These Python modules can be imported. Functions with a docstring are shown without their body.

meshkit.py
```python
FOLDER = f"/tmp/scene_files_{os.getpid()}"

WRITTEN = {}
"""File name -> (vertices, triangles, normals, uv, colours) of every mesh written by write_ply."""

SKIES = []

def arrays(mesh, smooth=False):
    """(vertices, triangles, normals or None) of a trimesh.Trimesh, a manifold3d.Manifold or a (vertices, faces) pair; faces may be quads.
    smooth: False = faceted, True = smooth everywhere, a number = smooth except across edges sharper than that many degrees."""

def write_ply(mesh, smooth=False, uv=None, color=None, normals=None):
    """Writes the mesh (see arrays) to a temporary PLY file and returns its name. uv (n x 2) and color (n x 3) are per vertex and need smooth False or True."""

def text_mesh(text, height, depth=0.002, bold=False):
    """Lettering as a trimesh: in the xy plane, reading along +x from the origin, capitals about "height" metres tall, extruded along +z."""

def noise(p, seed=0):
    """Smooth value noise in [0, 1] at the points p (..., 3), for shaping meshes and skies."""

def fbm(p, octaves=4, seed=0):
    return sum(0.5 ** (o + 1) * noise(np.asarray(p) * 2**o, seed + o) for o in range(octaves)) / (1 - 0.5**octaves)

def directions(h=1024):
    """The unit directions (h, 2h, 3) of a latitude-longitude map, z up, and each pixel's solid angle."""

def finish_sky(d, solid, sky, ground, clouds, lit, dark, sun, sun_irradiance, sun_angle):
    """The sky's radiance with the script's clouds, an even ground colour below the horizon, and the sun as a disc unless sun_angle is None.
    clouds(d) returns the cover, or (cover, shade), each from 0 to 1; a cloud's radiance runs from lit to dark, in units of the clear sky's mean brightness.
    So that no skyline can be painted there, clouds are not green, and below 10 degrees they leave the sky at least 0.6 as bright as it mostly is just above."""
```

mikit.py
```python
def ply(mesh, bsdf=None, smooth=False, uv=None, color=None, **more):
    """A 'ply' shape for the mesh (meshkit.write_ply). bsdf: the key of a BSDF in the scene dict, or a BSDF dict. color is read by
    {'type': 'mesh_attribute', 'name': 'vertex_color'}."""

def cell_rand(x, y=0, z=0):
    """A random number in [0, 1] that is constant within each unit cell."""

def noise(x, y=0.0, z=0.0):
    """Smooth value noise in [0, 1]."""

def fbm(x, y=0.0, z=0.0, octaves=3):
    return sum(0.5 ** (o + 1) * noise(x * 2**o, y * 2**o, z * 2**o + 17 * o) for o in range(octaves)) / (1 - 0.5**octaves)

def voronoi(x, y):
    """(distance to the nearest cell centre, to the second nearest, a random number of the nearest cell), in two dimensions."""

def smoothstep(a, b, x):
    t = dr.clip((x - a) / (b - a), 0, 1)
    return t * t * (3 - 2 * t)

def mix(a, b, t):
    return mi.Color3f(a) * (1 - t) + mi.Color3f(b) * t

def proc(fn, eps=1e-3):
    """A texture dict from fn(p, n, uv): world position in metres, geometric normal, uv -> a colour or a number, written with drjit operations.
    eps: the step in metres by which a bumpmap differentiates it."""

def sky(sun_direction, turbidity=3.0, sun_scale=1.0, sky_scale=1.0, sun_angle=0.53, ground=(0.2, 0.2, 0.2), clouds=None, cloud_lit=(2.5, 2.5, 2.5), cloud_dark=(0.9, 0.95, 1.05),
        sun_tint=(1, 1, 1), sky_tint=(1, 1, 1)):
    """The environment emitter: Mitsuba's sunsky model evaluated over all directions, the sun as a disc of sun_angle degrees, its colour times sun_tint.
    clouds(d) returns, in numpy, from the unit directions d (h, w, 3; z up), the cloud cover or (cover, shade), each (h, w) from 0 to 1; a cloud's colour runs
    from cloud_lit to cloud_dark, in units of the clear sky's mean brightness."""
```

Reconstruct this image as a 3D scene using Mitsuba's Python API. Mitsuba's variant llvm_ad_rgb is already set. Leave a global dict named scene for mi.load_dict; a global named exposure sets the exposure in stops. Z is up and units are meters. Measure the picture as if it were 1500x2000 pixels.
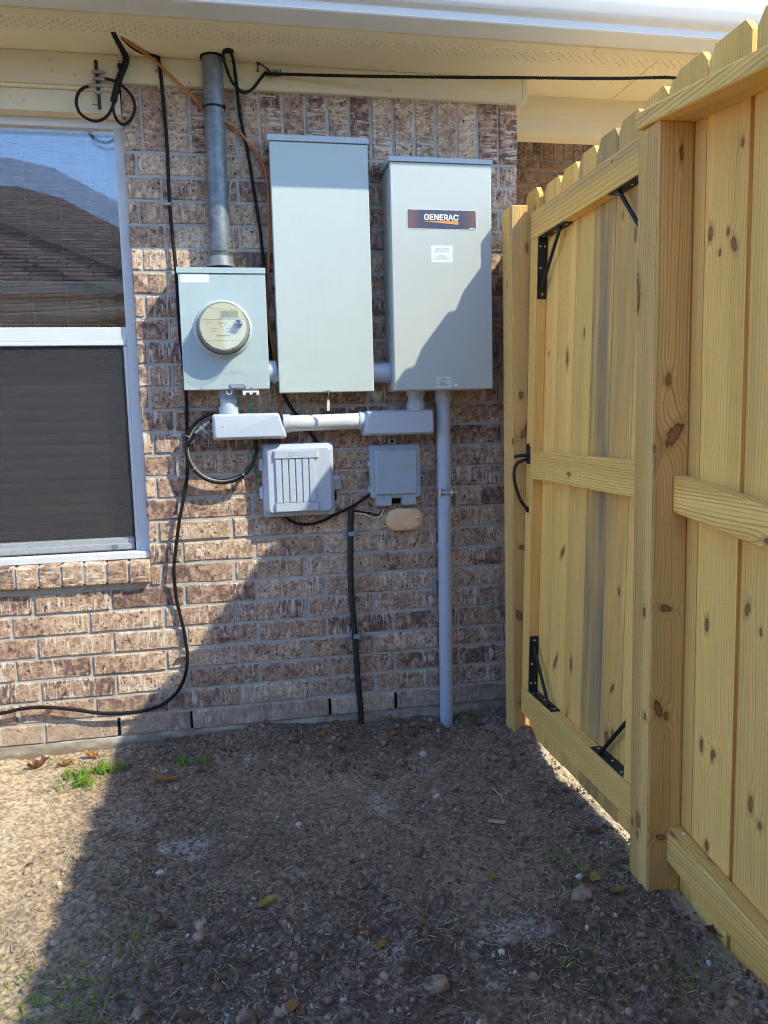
import math
import numpy as np, trimesh, drjit as dr, mitsuba as mi, mikit, meshkit
import manifold3d as m3
from shapely.geometry import Polygon, box as sbox, Point
from mikit import noise, fbm, cell_rand, smoothstep, mix, proc
T = mi.ScalarTransform4f
rng = np.random.default_rng(7)

# ------------------------------------------------------------------ camera, sky, exposure
CAM = np.array([0.7149, -2.7851, 1.1009]); YAW, PITCH, ROLL = 0.1872, 0.1181, 0.0260
fw = np.array([math.sin(YAW) * math.cos(PITCH), math.cos(YAW) * math.cos(PITCH), -math.sin(PITCH)])
rt = np.cross(fw, [0, 0, 1]); rt /= np.linalg.norm(rt); dn = np.cross(fw, rt)
up = -(-math.sin(ROLL) * rt + math.cos(ROLL) * dn)
scene = {'type': 'scene',
         'camera': {'type': 'perspective', 'fov': 2 * math.degrees(math.atan(750 / 1500)), 'fov_axis': 'x', 'near_clip': 0.01, 'far_clip': 400,
                    'to_world': T().look_at(origin=CAM.tolist(), target=(CAM + fw).tolist(), up=up.tolist())},
         'sky': mikit.sky((1.2, -1.0, 1.53), turbidity=2.6, sun_scale=0.85, sky_scale=2.0, sun_tint=(0.82, 0.95, 1.0), sky_tint=(0.84, 0.96, 1.12), ground=(0.25, 0.2, 0.15))}
exposure = 2.75
labels = {}

# ------------------------------------------------------------------ helpers
used = {}
def numbered(key):
    n = used.get(key, 0); used[key] = n + 1
    return key if n == 0 else f'{key}_{n:03d}'
def thing(name, label, cat, group=None, kind=None):
    k = numbered(name); labels[k] = {'label': label, 'category': cat}
    if group: labels[k]['group'] = group
    if kind: labels[k]['kind'] = kind
    return k
def part(parent, name, mesh, bsdf, smooth=False, uv=None, label=None, kind=None, **more):
    k = numbered(parent + '__' + name)
    scene[k] = mikit.ply(mesh, bsdf, smooth=smooth, uv=uv, **more)
    if label or kind:
        labels[k] = {}
        if label: labels[k]['label'] = label
        if kind: labels[k]['kind'] = kind
    return k
def solo(name, mesh, bsdf, label, cat, group=None, kind=None, smooth=False, uv=None):
    k = thing(name, label, cat, group, kind)
    scene[k] = mikit.ply(mesh, bsdf, smooth=smooth, uv=uv)
    return k
def struct(name, mesh, bsdf, label=None, smooth=False, uv=None):
    k = numbered(name); labels[k] = {'kind': 'structure'}
    if label: labels[k]['label'] = label
    scene[k] = mikit.ply(mesh, bsdf, smooth=smooth, uv=uv)
    return k
cat_ = trimesh.util.concatenate
def hull(pts): return trimesh.convex.convex_hull(np.asarray(pts, float))
def cb(x0, x1, y0, y1, z0, z1, c=0.0015):
    """Box with chamfered edges."""
    p = []
    for x, sx in ((x0, 1), (x1, -1)):
        for y, sy in ((y0, 1), (y1, -1)):
            for z, sz in ((z0, 1), (z1, -1)):
                p += [(x + sx * c, y + sy * c, z), (x + sx * c, y, z + sz * c), (x, y + sy * c, z + sz * c)]
    return hull(p)
def rr(x0, x1, z0, z1, r, n=6):
    return np.array(sbox(x0 + r, z0 + r, x1 - r, z1 - r).buffer(r, quad_segs=n).exterior.coords)[:-1]
def loft(*rings):
    """Convex hull of outlines (xz points, y)."""
    return hull(np.vstack([np.c_[q[:, 0], np.full(len(q), y), q[:, 1]] for q, y in rings]))
M_XZ = np.array([[1, 0, 0, 0], [0, 0, -1, 0], [0, 1, 0, 0], [0, 0, 0, 1.0]])
def ext(poly, yback, depth):
    """Polygon in (x, z) extruded from yback towards the viewer by depth."""
    m = trimesh.creation.extrude_polygon(poly if isinstance(poly, Polygon) else Polygon(poly), depth, engine='earcut')
    m.apply_transform(M_XZ); m.apply_translation((0, yback, 0)); return m
def cyl(p0, p1, r, n=24, r2=None):
    p0, p1 = np.array(p0, float), np.array(p1, float); d = p1 - p0; L = np.linalg.norm(d)
    return revolve([(0, 0), (r, 0), (r if r2 is None else r2, L), (0, L)], p0, d / L, n)
def revolve(prof, origin, axis, n=32):
    m = trimesh.creation.revolve(np.array(prof, float), sections=n)
    m.apply_transform(trimesh.geometry.align_vectors([0, 0, 1], axis)); m.apply_translation(origin)
    if m.volume < 0: m.invert()
    return m
def smooth_path(pts, step=0.012):
    p = np.array(pts, float); q = np.vstack([2 * p[0] - p[1], p, 2 * p[-1] - p[-2]]); out = []
    for i in range(1, len(q) - 2):
        n = max(2, int(np.linalg.norm(q[i + 1] - q[i]) / step))
        t = np.linspace(0, 1, n, endpoint=False)[:, None]
        a, b, c, d = q[i - 1], q[i], q[i + 1], q[i + 2]
        out.append(0.5 * (2 * b + (c - a) * t + (2 * a - 5 * b + 4 * c - d) * t ** 2 + (3 * b - a - 3 * c + d) * t ** 3))
    return np.vstack(out + [p[-1:]])
def tube(pts, r, n=10, step=0.012, wob=0.0, curve=True, seed=0):
    p = smooth_path(pts, step) if curve else np.array(pts, float)
    if wob: p = p + (np.stack([meshkit.noise(p * 31, seed), meshkit.noise(p * 31, seed + 5), meshkit.noise(p * 31, seed + 9)], 1) - .5) * wob
    t = np.gradient(p, axis=0); t /= np.linalg.norm(t, axis=1, keepdims=True) + 1e-12
    a = np.cross(t[0], [0.3, 1, 0.2]); a /= np.linalg.norm(a); A = [a]
    for i in range(1, len(p)):
        a = A[-1] - t[i] * (A[-1] @ t[i]); A.append(a / np.linalg.norm(a))
    A = np.array(A); Bv = np.cross(t, A); ang = np.arange(n) * 2 * np.pi / n
    rad = np.broadcast_to(r, (len(p),))[:, None, None]
    v = (p[:, None] + rad * (np.cos(ang)[None, :, None] * A[:, None] + np.sin(ang)[None, :, None] * Bv[:, None])).reshape(-1, 3)
    i, j = np.meshgrid(np.arange(len(p) - 1), np.arange(n), indexing='ij')
    q = np.stack([i * n + j, i * n + (j + 1) % n, (i + 1) * n + (j + 1) % n, (i + 1) * n + j], -1).reshape(-1, 4)
    f = np.vstack([q[:, [0, 1, 2]], q[:, [0, 2, 3]]]); N = len(v)
    v = np.vstack([v, p[:1], p[-1:]]); L = (len(p) - 1) * n
    f = np.vstack([f, [[N, (k + 1) % n, k] for k in range(n)], [[N + 1, L + k, L + (k + 1) % n] for k in range(n)]])
    return trimesh.Trimesh(v, f, process=False)
def xz(pts, y): return [(a, y, b) for a, b in pts]
def text(s, h, x, y, z, bold=False, depth=0.0012, center=False):
    m = meshkit.text_mesh(s, h, depth, bold)
    if center: m.apply_translation((-(m.bounds[0][0] + m.bounds[1][0]) / 2, 0, 0))
    m.apply_transform(M_XZ); m.apply_translation((x, y, z)); return m
bid = [0]
def board_uv(mesh, grain, ident=None):
    """Unmerged mesh with uv: u along the grain plus 16 m per board, v across."""
    if ident is None: bid[0] += 1; ident = bid[0]
    f = mesh.faces; v = mesh.vertices[f].reshape(-1, 3); n = np.repeat(mesh.face_normals, 3, 0)
    o = [a for a in range(3) if a != grain]
    across = np.where(np.abs(n[:, o[0]]) > np.abs(n[:, o[1]]), v[:, o[1]], v[:, o[0]] + 3.1)
    u = v[:, grain].copy(); end = np.abs(n[:, grain]) > 0.75
    u[end] = v[end][:, o[0]] * 0.15; across = np.where(end, v[:, o[1]] + 5.7, across)
    return trimesh.Trimesh(v, np.arange(len(v)).reshape(-1, 3), process=False), np.c_[u + 16.0 * ident + 8.0, across + 4.0]
def board(parent, name, mesh, grain, bsdf='wood', label=None):
    m, uv = board_uv(mesh, grain)
    return part(parent, name, m, bsdf, uv=uv, label=label)

# ------------------------------------------------------------------ materials
def principled(base, rough=0.5, metal=0.0, spec=0.5, **k):
    b = base if isinstance(base, dict) else {'type': 'rgb', 'value': list(base)}
    return {'type': 'principled', 'base_color': b, 'roughness': rough, 'metallic': metal, 'specular': spec, **k}
def bump(b, fn, scale, eps=1e-3): return {'type': 'bumpmap', 'arbitrary': proc(fn, eps), 'scale': scale, 'bsdf': b}
def mat(name, b, two=False):
    scene[name] = {'type': 'twosided', 'bsdf': b} if two else b
    pass

def brick_parts(uv):
    i = dr.floor(uv.x / 4.0); lu = uv.x - 4.0 * i - 1.0; lv = uv.y
    r1, r2, r3 = cell_rand(i, 3), cell_rand(i, 7), cell_rand(i, 11)
    half = dr.select(lu > 0.085 + 0.09 * r2, 1.0, 0.0) * dr.select(r3 > 0.45, 1.0, 0.0)
    tone = mi.Float(0.50) * r1 + 0.50 * cell_rand(i, half + 20)
    big = noise(lu * 14 + i * 1.7, lv * 14, 3.3)
    tone = tone * 0.66 + big * 0.34 - 0.03 + 0.44 * (noise(lu * 75, lv * 62, i) - 0.5) + 0.30 * (noise(lu * 190, lv * 150, i + 9.5) - 0.5)
    streak = noise(lu * 230, lv * 30, i + 0.5); scr = noise(lu * 60 + lv * 50, lv * 280 - lu * 70, i + 4.5)
    msk = smoothstep(0.40, 0.66, noise(lu * 24, lv * 22, i + 8.5) * 0.78 + 0.22 * r2)
    edge = dr.minimum(dr.minimum(lv, 0.0672 - lv), 0.02)
    em = smoothstep(0.012, 0.001, edge + 0.006 * noise(lu * 90, lv * 90, i)) * smoothstep(0.4, 0.65, noise(lu * 40, lv * 12, i + 2.5))
    white = dr.clip(msk * (smoothstep(0.54, 0.68, streak) + 0.8 * smoothstep(0.64, 0.74, scr)) + 0.12 * smoothstep(0.6, 0.75, streak) + 0.5 * em, 0, 1)
    pit = smoothstep(0.66, 0.76, noise(lu * 165, lv * 150, i + 6.5)) * smoothstep(0.28, 0.5, noise(lu * 35, lv * 35, i + 1.5) * 0.75 + 0.25 * r1)
    return tone, white, pit, lu, lv, i
def brick_col(p, n, uv):
    tone, white, pit, lu, lv, i = brick_parts(uv)
    c = mix((0.145, 0.088, 0.072), (0.32, 0.205, 0.145), smoothstep(0.16, 0.42, tone))
    c = mix(c, (0.46, 0.335, 0.235), smoothstep(0.44, 0.78, tone))
    g = noise(lu * 210, lv * 190, i + 3.5); g2 = noise(lu * 110, lv * 85, i + 13.5)
    c = c * (0.56 + 0.58 * smoothstep(0.15, 0.85, g) + 0.34 * smoothstep(0.2, 0.8, g2))
    c = mix(c, (0.055, 0.030, 0.030), pit * 0.9)
    c = mix(c, (0.64, 0.57, 0.48), white * 0.68)
    dust = smoothstep(0.16, 0.0, p.z + 0.10 * (noise(p.x * 14, p.z * 30, 2.5) - 0.5)) * dr.select(p.y < 0.1, 1.0, 0.0)
    return mix(c, (0.36, 0.30, 0.235), 0.5 * dust)
def brick_h(p, n, uv):
    tone, white, pit, lu, lv, i = brick_parts(uv)
    return 0.6 * noise(lu * 70, lv * 70, i) + 0.7 * white - 1.0 * pit + 0.3 * noise(lu * 240, lv * 240, i)
mat('brick', bump(principled(proc(brick_col), 0.9, spec=0.25), brick_h, 0.0022, 6e-4))
def brick_far_col(p, n, uv): return brick_col(p, n, uv) * mi.Color3f(0.9, 0.75, 0.6)  # house brick tinted darker and warmer, dim porch light put into the colour
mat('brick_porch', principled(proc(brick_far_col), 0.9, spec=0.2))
def mortar_col(p, n, uv):
    g = fbm(p.x * 60, p.y * 60, p.z * 60, 3)
    return mix((0.27, 0.25, 0.23), (0.49, 0.455, 0.41), g)
mat('mortar', bump(principled(proc(mortar_col), 0.95, spec=0.2), lambda p, n, uv: fbm(p.x * 180, p.y * 180, p.z * 180, 2), 0.002))
def conc_col(p, n, uv):
    g = fbm(p.x * 14, p.y * 14, p.z * 22, 4)
    c = mix((0.22, 0.19, 0.155), (0.42, 0.38, 0.32), smoothstep(0.3, 0.7, g))
    return mix(c, (0.20, 0.145, 0.10), smoothstep(-0.012, -0.05, p.z + 0.05 * (fbm(p.x * 22, p.z * 22, 1.5, 3) - 0.5)))
mat('concrete', bump(principled(proc(conc_col), 0.95, spec=0.2), lambda p, n, uv: fbm(p.x * 60, p.y * 60, p.z * 60, 3), 0.004))

def wood_fn(light, dark, line, grey=0.0, knot=0.42, ks=1.0, at=(), ring_w=0.5):
    """Pine: growth rings bent round knots. at: knots of this timber, (along, across, half length, half width, slant)."""
    def f(p, n, uv):
        i = dr.floor(uv.x / 16.0); u = uv.x - 16.0 * i - 8.0; v = uv.y
        r, r2, r3 = cell_rand(i, 1), cell_rand(i, 2), cell_rand(i, 5)
        cs = 0.30 + 0.28 * r2
        q = dr.floor(u / cs + r3 * 7); qv = dr.floor(v / 0.13 + r * 3)
        k1, k2, k3 = cell_rand(i + 0.0, q + 50, qv + 90), cell_rand(q + 11, i, qv + 70), cell_rand(i + 31, q + 9, qv)
        du = (u / cs + r3 * 7 - q - 0.2 - 0.6 * k1) * cs; dv = (v / 0.13 + r * 3 - qv - 0.2 - 0.6 * k2) * 0.13
        sz = ks * (0.0032 + 0.0075 * k3 * k3)
        has = cell_rand(q + 3, qv + 5, i) > 1.0 - knot; du = du + 0.5 * (k1 - 0.5) * dv
        wob = 0.55 + 0.9 * noise(u * 110, v * 190, i)
        d2 = dr.select(has, dr.square(du / ((1.6 + 1.6 * k2) * sz)) + dr.square(dv / sz), 99.0)
        bend = 0.014 * dr.exp(-d2 / 7.0) * dr.select(dv > 0, 1.0, -1.0)
        for (ku, kv, a, b_, sl) in at:
            eu = u - ku; ev = v - 4.0 - kv + sl * eu
            e2 = dr.square(eu / (0.88 * a)) + dr.square(ev / (0.85 * b_))
            bend = bend + 1.4 * b_ * dr.exp(-e2 / 6.0) * dr.select(ev > 0, 1.0, -1.0)
            d2 = dr.minimum(d2, e2)
        vv = v + bend + 0.030 * noise(u * 1.1, v * 7 + i, r * 9) + 0.008 * noise(u * 4.5, v * 22, i) + 0.0012 * noise(u * 40, v * 150, i)
        K = 70.0 + 75.0 * r2
        x = vv * K + r * 40; t = x - dr.floor(x); lv = cell_rand(dr.floor(x), i)
        late = smoothstep(0.45, 0.92, t) * smoothstep(1.0, 0.95, t) * (0.35 + 0.65 * lv)
        band = fbm(vv * 16 + r * 40, u * 0.5, i, 2); fine = noise(vv * 1100, u * 16, i)
        c = mix(light, dark, smoothstep(0.3, 0.75, band) * (0.35 + 0.6 * r))
        c = mix(c, line, dr.clip(ring_w * late, 0, 1))
        c = mix(c, mi.Color3f(light) * mi.Color3f(0.80, 0.88, 0.86), smoothstep(0.55, 0.80, noise(u * 3.2, v * 13, i + 6.5)) * 0.4)
        c = c * (0.88 + 0.20 * fine) * (0.84 + 0.30 * r3)
        st = smoothstep(0.52, 0.76, noise(u * 1.7 + 5, v * 26, i + 21.5)) * (0.10 + 0.40 * smoothstep(1.5, 1.9, p.z) * smoothstep(0.3, 0.8, cell_rand(i, 15)))  # grey stain patches, greyer near the top where skylight is painted in
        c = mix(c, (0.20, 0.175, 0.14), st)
        if grey:
            c = mix(c, (0.165, 0.145, 0.12), grey * smoothstep(0.15, 0.85, fbm(v * 30 + u * 0.5, u * 2.3, i + 2.5, 3)))
        c = mix(c, (0.42, 0.225, 0.07), 0.55 * smoothstep(5.0, 1.0, d2))
        e = d2 * wob
        c = mix(c, mix((0.30, 0.135, 0.04), (0.075, 0.036, 0.017), dr.clip(smoothstep(0.15, 0.9, e) * 0.9 + 0.5 * (cell_rand(i, q, qv + 3) - 0.4), 0, 1)), smoothstep(1.4, 0.6, e) * 0.95)
        return c
    return f
PINE = dict(light=(0.90, 0.550, 0.155), dark=(0.66, 0.365, 0.085), line=(0.42, 0.215, 0.06))
K_PICK = [(1.488, -1.222, .017, .009, 0), (1.477, -1.283, .010, .006, 0), (1.446, -1.305, .019, .010, -.2), (1.440, -1.257, .008, .005, 0), (.689, -1.382, .018, .009, .2), (.653, -1.426, .009, .005, 0), (.620, -1.242, .019, .008, 0), (.329, -1.233, .017, .007, 0), (.328, -1.279, .010, .008, 0), (.274, -1.411, .021, .008, 0), (.242, -1.442, .010, .007, 0), (.095, -1.262, .014, .008, 0),
          (1.565, -.880, .020, .007, 0), (.661, -.477, .020, .012, .6), (.316, -.565, .024, .010, 0), (.288, -.445, .026, .010, .5), (.330, -.837, .016, .008, .4), (.177, -.815, .022, .014, 0), (.198, -.849, .020, .010, 0), (.616, -.858, .012, .007, 0), (.110, -.535, .050, .007, .25)]
K_POST = [(1.177, 4.794, .016, .009, 0), (1.053, 4.812, .030, .018, -.5), (.642, 4.797, .010, .016, .6), (.395, 4.782, .024, .012, .3), (.376, 4.803, .014, .008, 0), (1.673, 4.817, .020, .006, 0), (.066, 4.794, .010, .014, .5), (.628, -1.126, .014, .008, 0), (.402, -1.172, .024, .010, 0), (1.019, 4.760, .012, .006, 0), (.071, -1.083, .012, .007, 0), (.051, -1.109, .013, .007, 0)]
def wood_h(p, n, uv): return noise(uv.y * 600, uv.x * 8) + 0.7 * noise(uv.y * 160, uv.x * 3)
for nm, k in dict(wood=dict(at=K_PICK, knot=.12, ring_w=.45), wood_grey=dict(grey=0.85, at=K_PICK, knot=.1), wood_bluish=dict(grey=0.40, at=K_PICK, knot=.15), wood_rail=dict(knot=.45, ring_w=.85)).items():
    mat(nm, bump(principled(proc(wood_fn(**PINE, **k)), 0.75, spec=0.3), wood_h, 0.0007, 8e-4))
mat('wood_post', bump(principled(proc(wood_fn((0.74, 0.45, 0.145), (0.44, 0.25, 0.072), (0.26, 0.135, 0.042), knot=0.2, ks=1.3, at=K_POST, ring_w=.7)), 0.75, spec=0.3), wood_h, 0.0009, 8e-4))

def paint(name, c, rough=0.38, dirt=0.06, dirtc=(0.3, 0.28, 0.25), f=9.0, spec=0.5, bm=0.0004):
    def col(p, n, uv):
        g = fbm(p.x * f, p.y * f, p.z * f, 4); s = noise(p.x * 90, p.y * 90, p.z * 5)
        return mix(c, dirtc, dirt * (smoothstep(0.45, 0.75, g) + 0.5 * smoothstep(0.7, 0.85, s)))
    b = principled(proc(col), rough, spec=spec)
    if bm: b = bump(b, lambda p, n, uv: noise(p.x * 7, p.y * 7, p.z * 7) + 0.1 * noise(p.x * 300, p.y * 300, p.z * 300), bm)
    mat(name, b)
paint('paint_meter', (0.335, 0.415, 0.425), 0.42, 0.12)
paint('paint_panel', (0.40, 0.455, 0.435), 0.40, 0.06)
paint('paint_panel_cap', (0.37, 0.42, 0.45), 0.42, 0.08)
paint('paint_switch', (0.40, 0.43, 0.41), 0.40, 0.05)
paint('pvc', (0.39, 0.44, 0.51), 0.35, 0.10, (0.35, 0.32, 0.28), 16)
paint('pvc_white', (0.53, 0.54, 0.53), 0.35, 0.18, (0.35, 0.32, 0.28), 22)
paint('pvc_pipe', (0.37, 0.42, 0.50), 0.38, 0.22, (0.30, 0.28, 0.26), 20)
paint('cable_box_plastic', (0.38, 0.42, 0.49), 0.42, 0.10)
paint('phone_box_plastic', (0.30, 0.37, 0.43), 0.55, 0.45, (0.30, 0.32, 0.31), 30)
paint('oval_plastic', (0.66, 0.44, 0.25), 0.5, 0.35, (0.36, 0.27, 0.17), 26)
paint('vinyl', (0.53, 0.55, 0.57), 0.35, 0.05)
paint('trim_cream', (0.60, 0.53, 0.37), 0.55, 0.10, (0.38, 0.32, 0.2), 6)
paint('trim_soffit', (0.64, 0.57, 0.40), 0.6, 0.10, (0.42, 0.36, 0.24), 5)
paint('gutter_metal', (0.55, 0.56, 0.56), 0.30, 0.05)
def clap_h(p, n, uv): return noise(p.x * 4, p.z * 260, 1.5) + noise(p.x * 9, p.z * 620, 4.5)
mat('trim_grain', bump(principled(proc(lambda p, n, uv: mix((0.60, 0.53, 0.37), (0.50, 0.43, 0.28), 0.35 * noise(p.x * 5, p.z * 200, 2.5))), 0.6, spec=0.3), clap_h, 0.0012))
def galv_col(p, n, uv):
    d, d2, w = mikit.voronoi(p.x * 70 + p.y * 40, p.z * 70); s = fbm(p.x * 30, p.y * 30, p.z * 6, 3)
    return mix((0.105, 0.12, 0.135), (0.215, 0.235, 0.255), 0.55 * w + 0.45 * s)
mat('galvanised', principled(proc(galv_col), 0.45, metal=0.35))
mat('steel', principled((0.55, 0.56, 0.57), 0.3, metal=0.9))
mat('bright_steel', principled((0.75, 0.75, 0.74), 0.25, metal=0.8))
mat('dull_zinc', principled((0.30, 0.30, 0.29), 0.45, metal=0.7))
mat('strap_grey', principled((0.22, 0.27, 0.33), 0.5, metal=0.2))
mat('rubber', bump(principled((0.010, 0.0095, 0.0095), 0.55, spec=0.18), lambda p, n, uv: noise(p.x * 90, p.y * 90, p.z * 90), 0.0008))
mat('duct_black', bump(principled((0.018, 0.018, 0.020), 0.5, spec=0.4), lambda p, n, uv: noise(p.x * 60, p.y * 60, p.z * 45), 0.003))
mat('cable_grey', principled((0.16, 0.15, 0.145), 0.4))
mat('orange_sheath', principled((0.40, 0.125, 0.03), 0.5))
mat('green_sheath', principled((0.02, 0.22, 0.10), 0.45))
mat('white_sheath', principled((0.55, 0.52, 0.45), 0.5))
mat('iron', bump(principled((0.012, 0.012, 0.013), 0.5, spec=0.45), lambda p, n, uv: noise(p.x * 400, p.y * 400, p.z * 400), 0.0004))
mat('dark_void', principled((0.01, 0.01, 0.01), 0.9, spec=0.1))
mat('label_white', principled((0.58, 0.60, 0.62), 0.45))
mat('ink', principled((0.06, 0.06, 0.07), 0.6))
mat('ink_soft', principled((0.22, 0.22, 0.20), 0.6))
mat('logo_white', principled((0.75, 0.78, 0.80), 0.4)); mat('logo_orange', principled((0.75, 0.24, 0.035), 0.4))
def plate_col(p, n, uv):
    e = smoothstep(0.055, 0.0, dr.minimum(p.x - 1.320, 1.560 - p.x))
    dots = smoothstep(0.35, 0.7, noise(p.x * 700, p.z * 700))
    return mix((0.045, 0.045, 0.075), (0.19, 0.075, 0.05), dr.clip(e * 1.1, 0, 1) * (0.35 + 0.65 * dots))
mat('nameplate_print', principled(proc(plate_col), 0.35))
mat('meter_face', principled((0.47, 0.46, 0.33), 0.5))
mat('lcd', principled((0.25, 0.29, 0.22), 0.25)); mat('port_metal', principled((0.12, 0.13, 0.16), 0.35, metal=0.5))
mat('clear_cover', {'type': 'thindielectric', 'int_ior': 1.5}); mat('window_glass', {'type': 'thindielectric', 'int_ior': 1.8}); mat('lower_glass', {'type': 'thindielectric', 'int_ior': 1.6})
mat('clear_band', principled((0.20, 0.20, 0.18), 0.2))
mat('blind_wood', principled(proc(lambda p, n, uv: mix((0.018, 0.012, 0.011), (0.088, 0.060, 0.052), noise(p.x * 7, p.z * 260) * noise(p.x * 30, p.z * 900))), 0.6, spec=0.1))
mat('cord', principled((0.07, 0.07, 0.07), 0.7)); mat('screen_wire', principled((0.125, 0.13, 0.142), 0.5))
mat('room_dark', principled((0.06, 0.05, 0.045), 0.9))

def ground_mask(x, y, z): return fbm(x * 2.3 + 3, y * 2.3, 0.7, 3)
def ground_col(p, n, uv):
    g = ground_mask(p.x, p.y, p.z); f = fbm(p.x * 85, p.y * 85, p.z * 85, 3); s = noise(p.x * 210, p.y * 210, p.z * 210)
    dry = smoothstep(0.42, -0.05, p.x + 0.5 * (g - 0.5))  # paler soil on the sunny left, sunlit brightness put into the colour
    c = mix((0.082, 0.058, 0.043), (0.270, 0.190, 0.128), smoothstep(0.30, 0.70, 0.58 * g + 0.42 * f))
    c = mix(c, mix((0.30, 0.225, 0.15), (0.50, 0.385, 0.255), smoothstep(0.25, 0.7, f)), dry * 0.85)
    ash = smoothstep(0.60, 0.78, fbm(p.x * 5.5 + 9, p.y * 7.5, 1.5, 4)) * smoothstep(0.35, 0.6, fbm(p.x * 110, p.y * 110, 4.5, 2))
    c = mix(c, (0.42, 0.37, 0.31), 0.6 * ash)
    c = mix(c, (0.42, 0.39, 0.34), 0.7 * smoothstep(0.86, 0.92, s))
    far = smoothstep(1.68, 1.76, p.x + 0.06 * (f - 0.5))  # soil from the gate outward painted paler to brighten the sunlit strip
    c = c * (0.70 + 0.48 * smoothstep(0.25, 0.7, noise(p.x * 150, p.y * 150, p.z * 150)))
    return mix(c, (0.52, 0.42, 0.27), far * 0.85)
def ground_h(p, n, uv): return fbm(p.x * 95, p.y * 95, 0.5, 3)
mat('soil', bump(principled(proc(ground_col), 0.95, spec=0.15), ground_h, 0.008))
def clod_col(p, n, uv):
    c = mix((0.095, 0.062, 0.043), (0.34, 0.235, 0.16), smoothstep(.30, .75, fbm(p.x * 35, p.y * 35, p.z * 35, 3)))
    c = mix(c, (0.46, 0.355, 0.24), smoothstep(0.42, 0.0, p.x) * 0.75)  # crumbs paler on the left, following the lightened soil
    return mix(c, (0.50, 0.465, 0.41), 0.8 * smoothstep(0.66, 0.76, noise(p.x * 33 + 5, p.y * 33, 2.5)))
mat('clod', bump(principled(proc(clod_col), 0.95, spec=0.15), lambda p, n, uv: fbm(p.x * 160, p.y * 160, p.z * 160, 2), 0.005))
def leafy(c0, c1, tr=0.25): return {'type': 'principledthin', 'base_color': proc(lambda p, n, uv: mix(c0, c1, noise(p.x * 40, p.y * 40, p.z * 40))), 'roughness': 0.7, 'diff_trans': 2 * tr}
mat('leaf_orange', leafy((0.30, 0.14, 0.05), (0.42, 0.22, 0.09))); mat('leaf_brown', leafy((0.13, 0.075, 0.05), (0.22, 0.13, 0.085)))
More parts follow.
